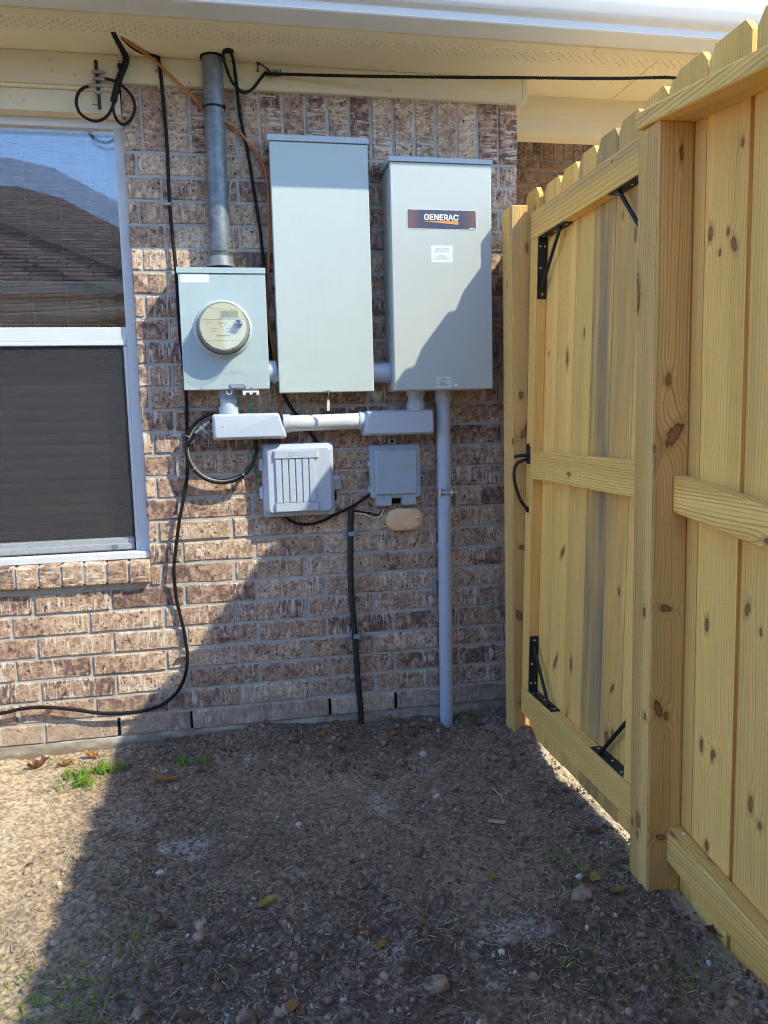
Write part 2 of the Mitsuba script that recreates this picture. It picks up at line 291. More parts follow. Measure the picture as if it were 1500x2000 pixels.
mat('leaf_yellow', leafy((0.34, 0.25, 0.06), (0.42, 0.33, 0.12))); mat('leaf_olive', leafy((0.17, 0.16, 0.04), (0.27, 0.22, 0.06)))
mat('straw', leafy((0.24, 0.18, 0.11), (0.56, 0.47, 0.32))); mat('grass_green', leafy((0.10, 0.20, 0.025), (0.26, 0.38, 0.07), 0.35))
mat('twig', principled((0.38, 0.31, 0.22), 0.85))
def shingle_col(p, n, uv):
    s = (-5.2 - p.y) * 1.118; r = dr.floor(s / 0.142); xx = p.x / 0.30 + cell_rand(r, 4) * 3 ; q = dr.floor(xx)
    t = 0.72 + 0.5 * cell_rand(r, q); ln = smoothstep(0.42, 0.20, s / 0.142 - r) + 0.9 * smoothstep(0.11, 0.06, xx - q)
    return mi.Color3f(0.24, 0.165, 0.135) * t * (1 - 0.85 * dr.clip(ln, 0, 1)) * (0.8 + 0.4 * noise(p.x * 120, p.y * 120, p.z * 120))
mat('shingle', principled(proc(shingle_col), 0.95, spec=0.15))
mat('shingle_plain', principled((0.11, 0.085, 0.072), 0.95, spec=0.15))

# ------------------------------------------------------------------ ground
def gz(x, y):
    x, y = np.asarray(x, float), np.asarray(y, float); p = np.stack([x, y, 0 * x], -1)
    near = np.exp(-np.maximum(0, np.hypot(x - .8, y + .9) - 2.2) / 1.5)
    base = -0.048 + 0.026 * np.clip(y, -6, 0.2)
    rough = np.clip(2.2 * (meshkit.fbm(p * 2.7, 2, 43) - .22), .25, 1.25) * np.clip(.45 + 1.2 * x, .45, 1)
    h = (meshkit.fbm(p * 2.1, 2, 3) - .5) * .045 * np.clip(-y / .35, .25, 1) + near * rough * ((meshkit.fbm(p * 13, 3, 11) - .5) * .028 + (np.abs(meshkit.fbm(p * 48, 3, 21) - .5) - .1) * .016 + (meshkit.fbm(p * 95, 2, 31) - .5) * .009)
    edge = np.exp(-np.square((y - .0) / .09)) * np.clip(1 - np.abs(x - .75) / .62, 0, 1) * (.026 + .030 * meshkit.fbm(p * 9, 3, 51)) + np.exp(-np.square((y - .0) / .06)) * .022 * (meshkit.fbm(p * 17, 3, 61) - .4)
    trough = -.004 * np.exp(-np.square((x - 1.72) / .09)) * np.clip((-y - .25) / .2, 0, 1) * np.clip((1.15 + y) / .1, 0, 1)
    outside = -.006 * np.clip((x - 1.70) / .08, 0, 1) * np.clip(-y / .3, 0, 1)
    heap = .034 * np.exp(-np.square((x - 1.715) / .055) - np.square((y + .235) / .065))
    return base + h + edge + trough + outside + heap
def axis(lo, hi, step, far):
    c = np.arange(lo, hi, step); k = step * 1.25 ** np.arange(1, 45); o = np.cumsum(k); o = o[o < far]
    return np.r_[lo - o[::-1], c, hi + o]
gx, gy = axis(-.55, 2.0, .0052, 70), axis(-1.75, .03, .0052, 70)
GX, GY = np.meshgrid(gx, gy)
V = np.stack([GX, GY, gz(GX, GY)], -1).reshape(-1, 3); nx = len(gx)
ii = (np.arange(len(gy) - 1)[:, None] * nx + np.arange(nx - 1)).ravel()
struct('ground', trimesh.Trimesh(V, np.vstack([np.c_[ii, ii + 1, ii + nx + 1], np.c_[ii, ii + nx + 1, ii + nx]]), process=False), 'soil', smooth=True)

# ------------------------------------------------------------------ brick wall
H, L, BH, J = 0.0776, 0.2540, 0.0672, 0.0105
XC = 1.772; WX, WZ0, WZ1 = 0.396, 0.640, 2.13
wall = thing('brick_wall', 'brown mottled brick house wall with grey mortar behind the utility boxes', 'wall')
kbrick = [0]
def brick_mesh(x0, x1, z0, z1, yf, yb, vert=False, nu=7, nv=4):
    """Front face a rough grid, sides closed; uv: u along the brick + 4 per brick."""
    kbrick[0] += 1; i = kbrick[0]; r = np.random.default_rng(1000 + i)
    jx, jz, jy = r.normal(0, .0008, 2), r.normal(0, .0007, 2), r.normal(0, .0012)
    a, b = (nu, nv) if not vert else (nv, nu)
    xs = np.r_[x0 + jx[0], np.linspace(x0 + .004, x1 - .004, a - 2), x1 + jx[1]]; zs = np.r_[z0 + jz[0], np.linspace(z0 + .004, z1 - .004, b - 2), z1 + jz[1]]
    X, Z = np.meshgrid(xs, zs); E = np.ones_like(X, bool); E[1:-1, 1:-1] = False
    Y = yf + jy + r.normal(0, .0007, X.shape) + np.where(E, .0035 + np.abs(r.normal(0, .0012, X.shape)), 0)
    dx = r.normal(0, .0009, X.shape); dz = r.normal(0, .0007, X.shape)
    X, Z = X + dx, Z + dz
    v = [np.stack([X, Y, Z], -1).reshape(-1, 3)]
    idx = np.arange(a * b).reshape(b, a); f = []
    for k in range(b - 1):
        for l in range(a - 1): f += [[idx[k, l], idx[k, l + 1], idx[k + 1, l + 1]], [idx[k, l], idx[k + 1, l + 1], idx[k + 1, l]]]
    ring = np.r_[idx[0, :], idx[1:, -1], idx[-1, -2::-1], idx[-2:0:-1, 0]]
    fr = v[0]; bk = fr[ring].copy(); bk[:, 1] = yb; n0 = len(fr); v.append(bk); m = len(ring)
    for k in range(m):
        q = (k + 1) % m; f += [[ring[k], n0 + k, n0 + q], [ring[k], n0 + q, ring[q]]]
    v = np.vstack(v)
    lu, lv = (v[:, 0] - x0, v[:, 2] - z0) if not vert else (v[:, 2] - z0, v[:, 0] - x0)
    depth = np.maximum(0, v[:, 1] - yf - .004); lu = lu + depth * .5; lv = lv + depth * .0
    return trimesh.Trimesh(v, f, process=False), np.c_[lu + 4.0 * i + 1.0, lv]
def brick(x0, x1, z0, z1, yf=0.0, yb=.02, vert=False, parent=wall, bsdf='brick', name='brick'):
    m, uv = brick_mesh(x0, x1, z0, z1, yf, yb, vert)
    return part(parent, name, m, bsdf, smooth=True, uv=uv)
rest = []
XL = -2.2
def course(k, xa, xb):
    z0 = k * H; off = 0.0 if k % 2 == 0 else 0.70
    j0 = math.floor(xa / L - off); x = (j0 + off) * L
    while x < xb:
        a, b = max(x + J / 2, xa), min(x + L - J / 2, xb)
        if b - a > 0.012:
            if b < -0.42: rest.append(brick_mesh(a, b, z0, z0 + BH, 0, .02))
            else: brick(a, b, z0, z0 + BH)
        x += L
for k in range(26):
    z0 = k * H
    if z0 + BH < 0.553: course(k, XL, XC)
    else: course(k, WX, XC)
x = XC - .0005
while x - .0672 > WX - .02:   # soldier course under the frieze
    a = max(x - .0672, WX)
    if x - a > .03: brick(a, x, 26 * H, 26 * H + .244, vert=True)
    x -= .0672 + .0104
for i in range(18):            # rowlock sill under the window
    b = WX - .002 - i * .0742; a = b - .0655
    if a < -.9: break
    m, uv = brick_mesh(a, b, .560, .634, -.030, .07, vert=True)
    v = m.vertices.copy(); t = np.clip((v[:, 2] - .60) / .03, 0, 1) * np.clip((v[:, 1] + .03) / .09, 0, 1); v[:, 2] += .012 * t
    part(wall, 'sill_brick', trimesh.Trimesh(v, m.faces, process=False), 'brick', smooth=40 if False else True, uv=uv)
v, f, u, n0 = [], [], [], 0
for m, uv in rest: v.append(m.vertices); f.append(m.faces + n0); u.append(uv); n0 += len(m.vertices)
part(wall, 'brick_field', trimesh.Trimesh(np.vstack(v), np.vstack(f), process=False), 'brick', smooth=True, uv=np.vstack(u), kind='stuff')
def blk(x0, x1, y0, y1, z0, z1): return trimesh.creation.box(bounds=[[x0, y0, z0], [x1, y1, z1]])
mort = Polygon([(XL, 0), (XC - .003, 0), (XC - .003, 2.262), (WX + .004, 2.262), (WX + .004, .556), (XL, .556)])
part(wall, 'mortar_bed', ext(mort, .10, .0945), 'mortar')
part(wall, 'sill_mortar', cb(-.92, WX - .006, -.024, .08, .566, .632, .002), 'mortar')
for j in (1, 2, 4, 5): part(wall, 'weep_shade_block', cb(j * L - .0049, j * L + .0049, .0035, .02, .002, .066, .0005), 'dark_void', label='black block standing for the shade in an open weep gap of the lowest course')  # solid black block painted as the shade inside an open joint
part(wall, 'foundation', cb(XL, XC - .012, .004, .3, -.30, -.0015, .004), 'concrete', label='rough concrete footing below the lowest bricks')
# side return and the porch wall further back
side = []
for k in range(33):
    off = (k % 2) * .12; y = .02 + off - L
    while y < 2.7:
        a, b = max(y + .005, .115), min(y + L - .005, 2.68)
        if b - a > .03:
            m, uv = brick_mesh(a, b, k * H, k * H + BH, 0, .02, nu=4, nv=3)
            v = m.vertices; side.append((trimesh.Trimesh(np.c_[XC - v[:, 1] - .001, v[:, 0], v[:, 2]], m.faces, process=False), uv))
        y += L
v, f, u, n0 = [], [], [], 0
for m, uv in side: v.append(m.vertices); f.append(m.faces + n0); u.append(uv); n0 += len(m.vertices)
part(wall, 'side_brick_field', trimesh.Trimesh(np.vstack(v), np.vstack(f), process=False), 'brick_porch', smooth=True, uv=np.vstack(u), kind='stuff')
part(wall, 'side_core', blk(XC - .10, XC - .008, .104, 2.7, -.3, 2.6), 'mortar')
porch = thing('porch_wall', 'dim brown brick wall of the recessed porch behind the pickets', 'wall')
for k in range(26, 44):
    if k in (38, 39, 40): continue
    z0 = k * H; x = XC + .06 + (k % 2) * .12 - L
    while x < 4.6:
        a, b = max(x + .005, XC + .05), x + L - .005
        if b - a > .03 and b < 4.8:
            m, uv = brick_mesh(a, b, z0, z0 + BH, 2.7, 2.72); part(porch, 'brick', m, 'brick_porch', smooth=True, uv=uv)
        x += L
x = XC + .06
while x < 4.6:
    m, uv = brick_mesh(x, x + .0672, 38 * H, 38 * H + .222, 2.7, 2.72, vert=True); part(porch, 'brick', m, 'brick_porch', smooth=True, uv=uv); x += .0776
part(porch, 'mortar_bed', blk(XC + .02, 6.5, 2.708, 2.9, -.3, 3.6), 'mortar')

# ------------------------------------------------------------------ eave
XR = 4.6; ZS = 2.305
eave = thing('roof_eave', 'cream painted soffit, fascia and frieze boards of the house eave', 'eave')
def soffit_panel(x0, x1):
    # plain inner part, perforated outer strip built with real holes
    part(eave, 'soffit_board', cb(x0, x1, -.152, .11, ZS, ZS + .008, .001), 'trim_soffit')
    chunks = []; xa = x0
    vis0, vis1 = -.35, 2.75
    while xa < x1 - 1e-6:
        xb = min(xa + .31, x1); poly = sbox(xa, -.250, xb, -.152); hs = []
        if xb > vis0 and xa < vis1:
            for r in range(6):
                hx = math.floor(xa / .031) * .031 + (.0155 if r % 2 else 0) + .0078
                while hx < xb - .004:
                    if hx > xa + .004: hs.append(Point(hx + .0, -.166 - r * .0145).buffer(.0038, quad_segs=2))
                    hx += .031
        holes = [np.array(h.exterior.coords) for h in hs]
        m = trimesh.creation.extrude_polygon(Polygon(np.array(poly.exterior.coords), holes), .0025, engine='earcut'); m.apply_translation((0, 0, ZS)); chunks.append(m); xa = xb
    part(eave, 'perforated_strip', cat_(chunks), 'trim_soffit', label='perforated vent strip of the soffit')
soffit_panel(-2.2, 2.196); soffit_panel(2.199, XR)
part(eave, 'soffit_cavity', blk(-2.2, XR, -.25, .11, ZS + .03, ZS + .034), 'dark_void')
FZ = 2.220
part(eave, 'frieze_board', cb(WX - .002, XC + .012, -.020, .002, FZ, ZS - .001, .0015), 'trim_grain')
part(eave, 'frieze_return', cb(XC + .0125, XC + .031, -.020, .11, FZ + .012, ZS - .001, .0015), 'trim_grain')
part(eave, 'window_frieze', cb(-2.2, WX - .0025, -.020, .002, 2.205, ZS - .001, .0015), 'trim_grain')
part(eave, 'bead', cb(-2.2, WX - .004, -.019, .002, 2.194, 2.2045, .003), 'trim_cream')
part(eave, 'header_board', cb(-2.2, WX - .003, -.006, .055, 2.126, 2.1935, .0015), 'trim_cream', label='plain pale board over the window head')
part(eave, 'porch_beam', cb(XC + .004, XR, .11, .20, 2.168, ZS + .2, .002), 'trim_grain', label='cream beam across the porch opening')
part(eave, 'fascia_board', cb(-2.2, 1.94, -.285, -.250, 2.297, 2.46, .0015), 'trim_cream'); part(eave, 'fascia_board', cb(1.9415, XR, -.285, -.250, 2.297, 2.46, .0015), 'trim_cream')
dots = [cyl((x, -.0205, z), (x, -.024, z), .0028, 8) for x, z in ((.186, 2.277), (.19, 2.245), (.26, 2.235), (.4, 2.285), (.62, 2.23), (.95, 2.235), (1.3, 2.24), (.06, 2.16), (.1, 2.15))]
part(eave, 'nail_head', cat_(dots), 'twig', kind='stuff')
gut = thing('gutter', 'pale metal ogee gutter along the front of the eave', 'gutter')
prof = np.array([(-.286, 2.44), (-.286, 2.304), (-.372, 2.304), (-.376, 2.308), (-.377, 2.322), (-.379, 2.328), (-.386, 2.333), (-.394, 2.337), (-.400, 2.345), (-.404, 2.356), (-.410, 2.372), (-.413, 2.388), (-.413, 2.424), (-.418, 2.426), (-.418, 2.434), (-.405, 2.434),
                 (-.405, 2.430), (-.4105, 2.430), (-.4105, 2.388), (-.4075, 2.372), (-.4015, 2.357), (-.3975, 2.347), (-.392, 2.340), (-.383, 2.335), (-.375, 2.330), (-.3735, 2.322), (-.372, 2.310), (-.289, 2.307), (-.289, 2.44)])
prof[prof[:, 0] < -.3] += (-.013, -.004)
gm = trimesh.creation.extrude_polygon(Polygon(prof), XR + 2.2, engine='earcut')   # (y, z) -> along x
gm.apply_transform(np.array([[0, 0, 1, -2.2], [1, 0, 0, 0], [0, 1, 0, 0], [0, 0, 0, 1.0]]))
part(gut, 'trough', gm, 'gutter_metal', smooth=25)
roof = thing('house_roof', 'shingled roof slope above the gutter', 'roof')
rp = Polygon([(-.30, 2.445), (3.4, 4.3), (3.4, 4.34), (-.32, 2.475)])
rm = trimesh.creation.extrude_polygon(rp, XR + 2.4, engine='earcut'); rm.apply_transform(np.array([[0, 0, 1, -2.4], [1, 0, 0, 0], [0, 1, 0, 0], [0, 0, 0, 1.0]]))
part(roof, 'shingles', rm, 'shingle_plain')

# ------------------------------------------------------------------ window
win = thing('window', 'white vinyl single hung window reflecting the house opposite', 'window')
WL = -.80
def bar(name, *a, c=.002, m='vinyl', lab=None): part(win, name, cb(*a, c), m, label=lab)
bar('head', WL, WX + .006, .045, .11, 2.098, 2.126); bar('jamb', .360, WX + .012, .044, .11, .640, 2.0975); bar('jamb', WL - .04, WL, .044, .11, .640, 2.0975)
bar('meeting_rail', WL, .3595, .048, .10, 1.398, 1.446); bar('sash_top_rail', WL, .3595, .044, .092, 1.3835, 1.3975)
bar('sash_stile', .346, .3595, .050, .092, .664, 1.383)
bar('bottom_rail', WL, .3455, .068, .10, .664, .708); bar('rail_lip', WL, .3455, .060, .0675, .668, .690)
bar('sill', WL, WX + .004, .012, .11, .6395, .6635)
bar('latch', .262, .282, .056, .0598, .669, .686, c=.001, m='strap_grey')
def pane(name, x0, x1, z0, z1, y0, y1, bulge, nxs=14, nzs=14, m='window_glass'):
    X, Z = np.meshgrid(np.linspace(x0, x1, nxs), np.linspace(z0, z1, nzs)); a = (Z - z0) / (z1 - z0); b = (X - x0) / (x1 - x0)
    Y = y0 + (y1 - y0) * a + bulge * 16 * a * (1 - a) * b * (1 - b)
    v = np.stack([X, Y, Z], -1).reshape(-1, 3); q = (np.arange(nzs - 1)[:, None] * nxs + np.arange(nxs - 1)).ravel()
    part(win, name, trimesh.Trimesh(v, np.vstack([np.c_[q, q + 1, q + nxs + 1], np.c_[q, q + nxs + 1, q + nxs]]), process=False), m, smooth=True)
pane('upper_pane', WL, .360, 1.446, 2.098, .062, .062, .0); pane('upper_pane', WL, .360, 1.446, 2.098, .076, .0895, .0016)
pane('lower_pane', WL, .346, .700, 1.383, .074, .074, .0, m='lower_glass')
wires = []
for x in np.arange(WL, .344, .0021): wires.append((x - .00012, x + .00012, .669, 1.381))
for z in np.arange(.669, 1.381, .0021): wires.append((WL, .344, z - .00012, z + .00012))
wires = np.array(wires); v = np.stack([np.c_[wires[:, 0], np.full(len(wires), .053), wires[:, 2]], np.c_[wires[:, 1], np.full(len(wires), .053), wires[:, 2]], np.c_[wires[:, 1], np.full(len(wires), .053), wires[:, 3]], np.c_[wires[:, 0], np.full(len(wires), .053), wires[:, 3]]], 1).reshape(-1, 3)
q = np.arange(len(wires))[:, None] * 4; fr = np.vstack([np.c_[q, q + 1, q + 2], np.c_[q, q + 2, q + 3]])
vb = v.copy(); vb[:, 1] += .0003
part(win, 'insect_screen', trimesh.Trimesh(np.vstack([v, vb]), np.vstack([fr, fr[:, ::-1] + len(v)]), process=False), 'screen_wire', kind='stuff')
scr = cat_([cb(.3405, .3455, .0505, .0555, .664, 1.383, .0005), cb(WL, .3405, .0505, .0555, 1.378, 1.383, .0005), cb(WL, .3405, .0505, .0555, .664, .6675, .0005)])
part(win, 'screen_frame', scr, 'iron')
blind = thing('window_blind', 'closed dark brown slatted blind behind the window glass', 'blind')
z = .70
while z < 2.1:
    arc = [(.1215 - .0016 * (q_ - .5) * 2 - .0052 * (1 - (2 * q_ - 1) ** 2), z + .0455 * q_) for q_ in np.linspace(0, 1, 9)]
    p = Polygon(arc + [(a_ + .0026, b_) for a_, b_ in arc[::-1]])
    m = trimesh.creation.extrude_polygon(p, 1.02, engine='earcut'); m.apply_transform(np.array([[0, 0, 1, -.70], [1, 0, 0, 0], [0, 1, 0, 0], [0, 0, 0, 1.0]]))
    m.apply_transform(trimesh.transformations.rotation_matrix(rng.normal(0, .0025), (0, 1, 0), (0, .12, z))); part(blind, 'slat', m, 'blind_wood'); z += .0425
for x in (.050, .160, .262): part(blind, 'cord', tube([(x, .111, .70), (x + .001, .112, 1.4), (x, .111, 2.1)], .0011, 6, .1), 'cord')
room = cat_([blk(-1.0, .5, .5, .52, .4, 2.3), blk(-1.0, -.98, .12, .5, .4, 2.3), blk(.48, .5, .11, .5, .4, 2.3), blk(-1.0, .5, .11, .52, .38, .4), blk(-1.0, .5, .11, .52, 2.3, 2.32)])
part(wall, 'room_lining', room, 'room_dark')

# ------------------------------------------------------------------ meter socket
mb = thing('meter_box', 'pale blue grey steel meter socket box under the galvanised mast', 'meter box')
D = .110
part(mb, 'body', cb(.556, .834, -D + .004, 0.004, 1.2215, 1.606, .003), 'paint_meter')
part(mb, 'cover', cb(.553, .837, -D, -D + .0035, 1.2195, 1.600, .0015), 'paint_meter')
part(mb, 'top_cap', hull(np.array([(x, y, z) for x in (.549, .838) for y, z in ((-D - .004, 1.601), (-D - .004, 1.619), (.003, 1.640), (.003, 1.612))])), 'paint_meter')
part(mb, 'raised_ring', revolve([(0, 0), (.098, 0), (.093, .008), (.088, .012), (0, .012)], (.690, -D + .001, 1.418), (0, -1, 0), 48), 'paint_meter', smooth=30)
part(mb, 'sticker', ext(rr(.561, .653, 1.570, 1.597, .002), -D, .0006), 'label_white', label='blank white sticker in the top left corner')
part(mb, 'embossed_name', text('MILBANK', .0125, .672, -D + .0002, 1.272, True, .0012), 'paint_meter')
part(mb, 'seal_hasp', hull(np.vstack([np.c_[q[:, 0], np.full(len(q), y), q[:, 1]] for q, y in ((rr(.700, .760, 1.222, 1.240, .008), -D - .0005), (rr(.706, .756, 1.224, 1.238, .006), -D - .006))])), 'strap_grey', smooth=30)
part(mb, 'seal_loop', tube([(.700 + .009 * math.cos(t), -D - .008, 1.212 + .009 * math.sin(t)) for t in np.linspace(.4, -3.6, 12)], .0018, 6, .003), 'bright_steel', smooth=True)
lug = cat_([cb(.745, .800, -.105, -.075, 1.208, 1.2195, .001), cb(.745, .755, -.106, -.074, 1.200, 1.212, .001), cb(.768, .777, -.106, -.074, 1.201, 1.2125, .001), cb(.790, .800, -.106, -.074, 1.200, 1.212, .001)])
part(mb, 'ground_clip', lug, 'label_white')
part(mb, 'screw', cyl((.776, -D, 1.227), (.776, -D - .002, 1.227), .0035, 12), 'steel'); part(mb, 'screw', cyl((.610, -D, 1.227), (.610, -D - .002, 1.227), .003, 12), 'steel')
meter = thing('electricity_meter', 'round clear covered electricity meter with a cream face and grey display', 'electricity meter')
mc = np.array([.692, 0, 1.421]); F = -D - .012
part(meter, 'base_ring', revolve([(0, 0), (.0835, 0), (.0845, .004), (.0845, .014), (.082, .018), (0, .018)], (mc[0], F, mc[2]), (0, -1, 0), 48), 'clear_band', smooth=30)
part(meter, 'dark_gap_ring', revolve([(0, -.003), (.0865, -.003), (.0865, .0005), (0, .0005)], (mc[0], F, mc[2]), (0, -1, 0), 48), 'rubber', smooth=30)  # black ring added to paint the dark gap behind the meter
part(meter, 'side_drum', revolve([(0, .018), (.0755, .018), (.0745, .050), (0, .050)], (mc[0], F, mc[2]), (0, -1, 0), 48), 'meter_face', smooth=30)
part(meter, 'vent_slots', cat_([cb(-.0035, .0035, F - .0465, F - .0395, -.0763, -.074, .0003).apply_transform(trimesh.transformations.rotation_matrix(a, (0, 1, 0))).apply_translation((mc[0], 0, mc[2])) for a in np.r_[np.linspace(.25, .75, 6), np.linspace(-.75, -.35, 4)]]), 'ink')
part(meter, 'cover', revolve([(.0805, .018), (.0795, .052), (.0775, .060), (.0735, .0645), (0, .0665)], (mc[0], F, mc[2]), (0, -1, 0), 48), 'clear_cover', smooth=30)
def face(name, poly, m, d=.0008, back=None): part(meter, name, ext(poly, (F - .050) if back is None else back, d), m)
face('display_bezel', rr(.683, .748, 1.448, 1.474, .002), 'meter_face', .0014); face('display', rr(.687, .741, 1.4515, 1.4705, .001), 'lcd', .002)
face('divider', sbox(.626, 1.4415, .760, 1.4430), 'ink_soft', .0006)
for x0, x1, z in ((.638, .655, 1.432), (.674, .703, 1.432), (.674, .707, 1.4275), (.681, .690, 1.419), (.650, .676, 1.413), (.697, .714, 1.413), (.653, .670, 1.405), (.700, .735, 1.403), (.700, .728, 1.399), (.682, .686, 1.420), (.630, .749, 1.374)):
    face('print_line', sbox(x0, z, x1, z + .0014), 'ink_soft', .0004)
face('barcode', sbox(.668, 1.389, .712, 1.3925), 'ink_soft', .0004); face('sweep_line', Polygon([(.640, 1.4825), (.665, 1.476), (.745, 1.4745), (.745, 1.4755), (.666, 1.477), (.640, 1.484)]), 'ink_soft', .0004)
pc = (.741, F - .050, 1.428)
part(meter, 'port', revolve([(0, 0), (.0125, 0), (.0125, .014), (.011, .0155), (0, .0155)], pc, (0, -1, 0), 24), 'port_metal', smooth=30)
for s in (-1, 1): part(meter, 'port_clip', cyl((pc[0] + s * .007, pc[1] - .0155, pc[2] + .002), (pc[0] + s * .007, pc[1] - .0172, pc[2] + .002), .0028, 10), 'bright_steel')
mast = thing('service_mast', 'galvanised steel conduit mast rising from the meter box into the soffit', 'conduit')
part(mast, 'pipe', tube([(.694, -.045, 1.635), (.6955, -.044, 1.9), (.698, -.042, 2.42)], .0335, 28, .2), 'galvanised', smooth=True)
part(mast, 'threaded_hub', revolve([(0, 0), (.046, 0), (.046, .006), (.039, .010), (.039, .032), (.036, .035), (0, .035)], (.694, -.045, 1.632), (0, 0, 1), 28), 'dull_zinc', smooth=30, label='worn threaded hub at the foot of the mast')
for dz in (0, .0045, .009, .0135): part(mast, 'thread', revolve([(.0335, 0), (.0355, .0015), (.0335, .003)], (.694, -.045, 1.668 + dz), (0, 0, 1), 28), 'galvanised', smooth=30)
part(mast, 'cable_tie', revolve([(.0335, 0), (.0362, 0), (.0362, .006), (.0335, .006)], (.6968, -.043, 2.140), (.03, .05, 1), 28), 'rubber', smooth=30)
part(mast, 'tie_head', cb(.722, .734, -.066, -.054, 2.139, 2.150, .002), 'rubber')
part(mast, 'soffit_collar', revolve([(.034, 0), (.040, 0), (.040, .004), (.034, .004)], (.698, -.042, ZS - .0042), (0, 0, 1), 28), 'dark_void', smooth=30)

# ------------------------------------------------------------------ tall panel
pn = thing('breaker_panel', 'tall plain white steel breaker panel between meter and transfer switch', 'electrical panel')
D = .112
part(pn, 'body', cb(.873, 1.193, -D + .014, .004, 1.208, 2.020, .003), 'paint_panel')
part(pn, 'door', cb(.868, 1.198, -D, -D + .0135, 1.2035, 2.0265, .003), 'paint_panel')
part(pn, 'top_cap', hull(np.array([(x, y, z) for x in (.863, 1.2015) for y, z in ((-D - .005, 2.0275), (-D - .005, 2.046), (.003, 2.066), (.003, 2.035))])), 'paint_panel_cap')
part(pn, 'latch', cat_([cb(1.020, 1.046, -D - .004, -D + .008, 1.2045, 1.2105, .001), cb(1.0345, 1.0375, -D - .008, -D - .003, 1.196, 1.213, .0005)]), 'dull_zinc')
tag = thing('key_tag', 'small worn paper tag hanging below the tall white panel', 'tag')
part(tag, 'wire', tube([(1.036, -D - .006, 1.204), (1.034, -D - .007, 1.190), (1.0335, -D - .007, 1.178)], .0009, 6), 'dull_zinc')
tm = ext(Polygon([(1.0285, 1.140), (1.0385, 1.1405), (1.040, 1.165), (1.0375, 1.178), (1.031, 1.180), (1.0295, 1.163)]), -D - .004, .0016)
part(tag, 'paper', tm, 'white_sheath')

# ------------------------------------------------------------------ transfer switch
ts = thing('transfer_switch', 'beige grey steel transfer switch box with a dark orange striped nameplate', 'transfer switch')
D = .158
part(ts, 'body', cb(1.266, 1.612, -D + .010, .004, 1.2045, 1.960, .003), 'paint_switch')
part(ts, 'cover', cb(1.262, 1.6165, -D, -D + .0095, 1.2035, 1.961, .003), 'paint_switch')
part(ts, 'top_cap', hull(np.array([(x, y, z) for x in (1.258, 1.6205) for y, z in ((-D - .006, 1.9615), (-D - .006, 1.976), (.003, 1.992), (.003, 1.968))])), 'paint_panel_cap')
npl = part(ts, 'nameplate', ext(rr(1.319, 1.560, 1.7455, 1.8075, .004), -D, .0012), 'nameplate_print', label='dark nameplate lettered in white with an orange wedge')
part(npl, 'border', ext(Polygon(rr(1.3175, 1.5615, 1.744, 1.809, .005)).difference(Polygon(rr(1.319, 1.560, 1.7455, 1.8075, .004))), -D, .001), 'label_white')
tx = text('GENERAC', .0185, 0, 0, 0, True, .0006); tx.apply_scale((1.14, 1, 1)); w = tx.bounds[1][0] - tx.bounds[0][0]; tx.apply_scale((.120 / w, 1, 1)); tx.apply_translation((1.377 - tx.bounds[0][0], -D - .0013, 1.7745)); part(npl, 'lettering', tx, 'logo_white')
part(npl, 'wedge', ext([(1.378, 1.7695), (1.497, 1.7605), (1.497, 1.7715), (1.378, 1.7705)], -D - .0012, .0006), 'logo_orange')
part(npl, 'fine_print', ext(sbox(1.536, 1.7475, 1.556, 1.7495), -D - .0012, .0003), 'logo_white'); part(npl, 'mark', cyl((1.4995, -D - .0012, 1.7915), (1.4995, -D - .0016, 1.7915), .0012, 8), 'logo_white')
ed = part(ts, 'warning_label', ext(rr(1.400, 1.476, 1.6345, 1.6915, .001), -D, .0006), 'label_white', label='small white label reading EMERGENCY DISCONNECT SERVICE DISCONNECT')
for s, zz in (('EMERGENCY', 1.6765), ('DISCONNECT', 1.6685), ('SERVICE', 1.6525), ('DISCONNECT', 1.6445)):
    part(ed, 'lettering', text(s, .0058, 1.4385, -D - .0006, zz, False, .0003, center=True), 'ink_soft')
lb = part(ts, 'instruction_label', ext(rr(1.411, 1.463, 1.212, 1.2475, .001), -D, .0006), 'label_white', label='tiny printed label at the bottom edge')
for i, (a, b) in enumerate(((.012, .034), (.004, .048), (.008, .030), (.004, .050), (.010, .033), (.004, .047), (.012, .042))):
    part(lb, 'print_line', ext(sbox(1.411 + a, 1.2415 - i * .0042, 1.411 + b, 1.2430 - i * .0042), -D - .0006, .0003), 'ink')
part(ts, 'screw', revolve([(0, 0), (.0062, 0), (.0058, .004), (.003, .0055), (0, .0055)], (1.4815, -D, 1.2165), (0, -1, 0), 16), 'bright_steel', smooth=30)

# ------------------------------------------------------------------ conduit between the boxes
nip = thing('conduit_nipple', 'short grey pipe between the tall panel and the transfer switch', 'conduit')
part(nip, 'pipe', cyl((1.19, -.060, 1.270), (1.27, -.060, 1.270), .0335, 28), 'pvc', smooth=30)
part(nip, 'locknut', cyl((1.1985, -.060, 1.270), (1.214, -.060, 1.270), .0355, 28), 'pvc', smooth=30); part(nip, 'locknut', cyl((1.243, -.060, 1.270), (1.2645, -.060, 1.270), .0355, 28), 'pvc', smooth=30)
elb = thing('conduit_elbow', 'short grey bent fitting between meter box and tall panel', 'conduit')
part(elb, 'sleeve', revolve([(0, 0), (.036, 0), (.037, .004), (.037, .028), (.035, .032), (0, .032)], (.832, -.058, 1.281), (1, 0, 0), 28), 'pvc', smooth=30)
part(elb, 'bend', tube([(.858, -.058, 1.281), (.868, -.056, 1.274), (.880, -.054, 1.262)], .034, 24, .004), 'pvc', smooth=True)
run = thing('conduit_run', 'grey conduit with two long access fittings joined by a white pipe below the boxes', 'conduit')
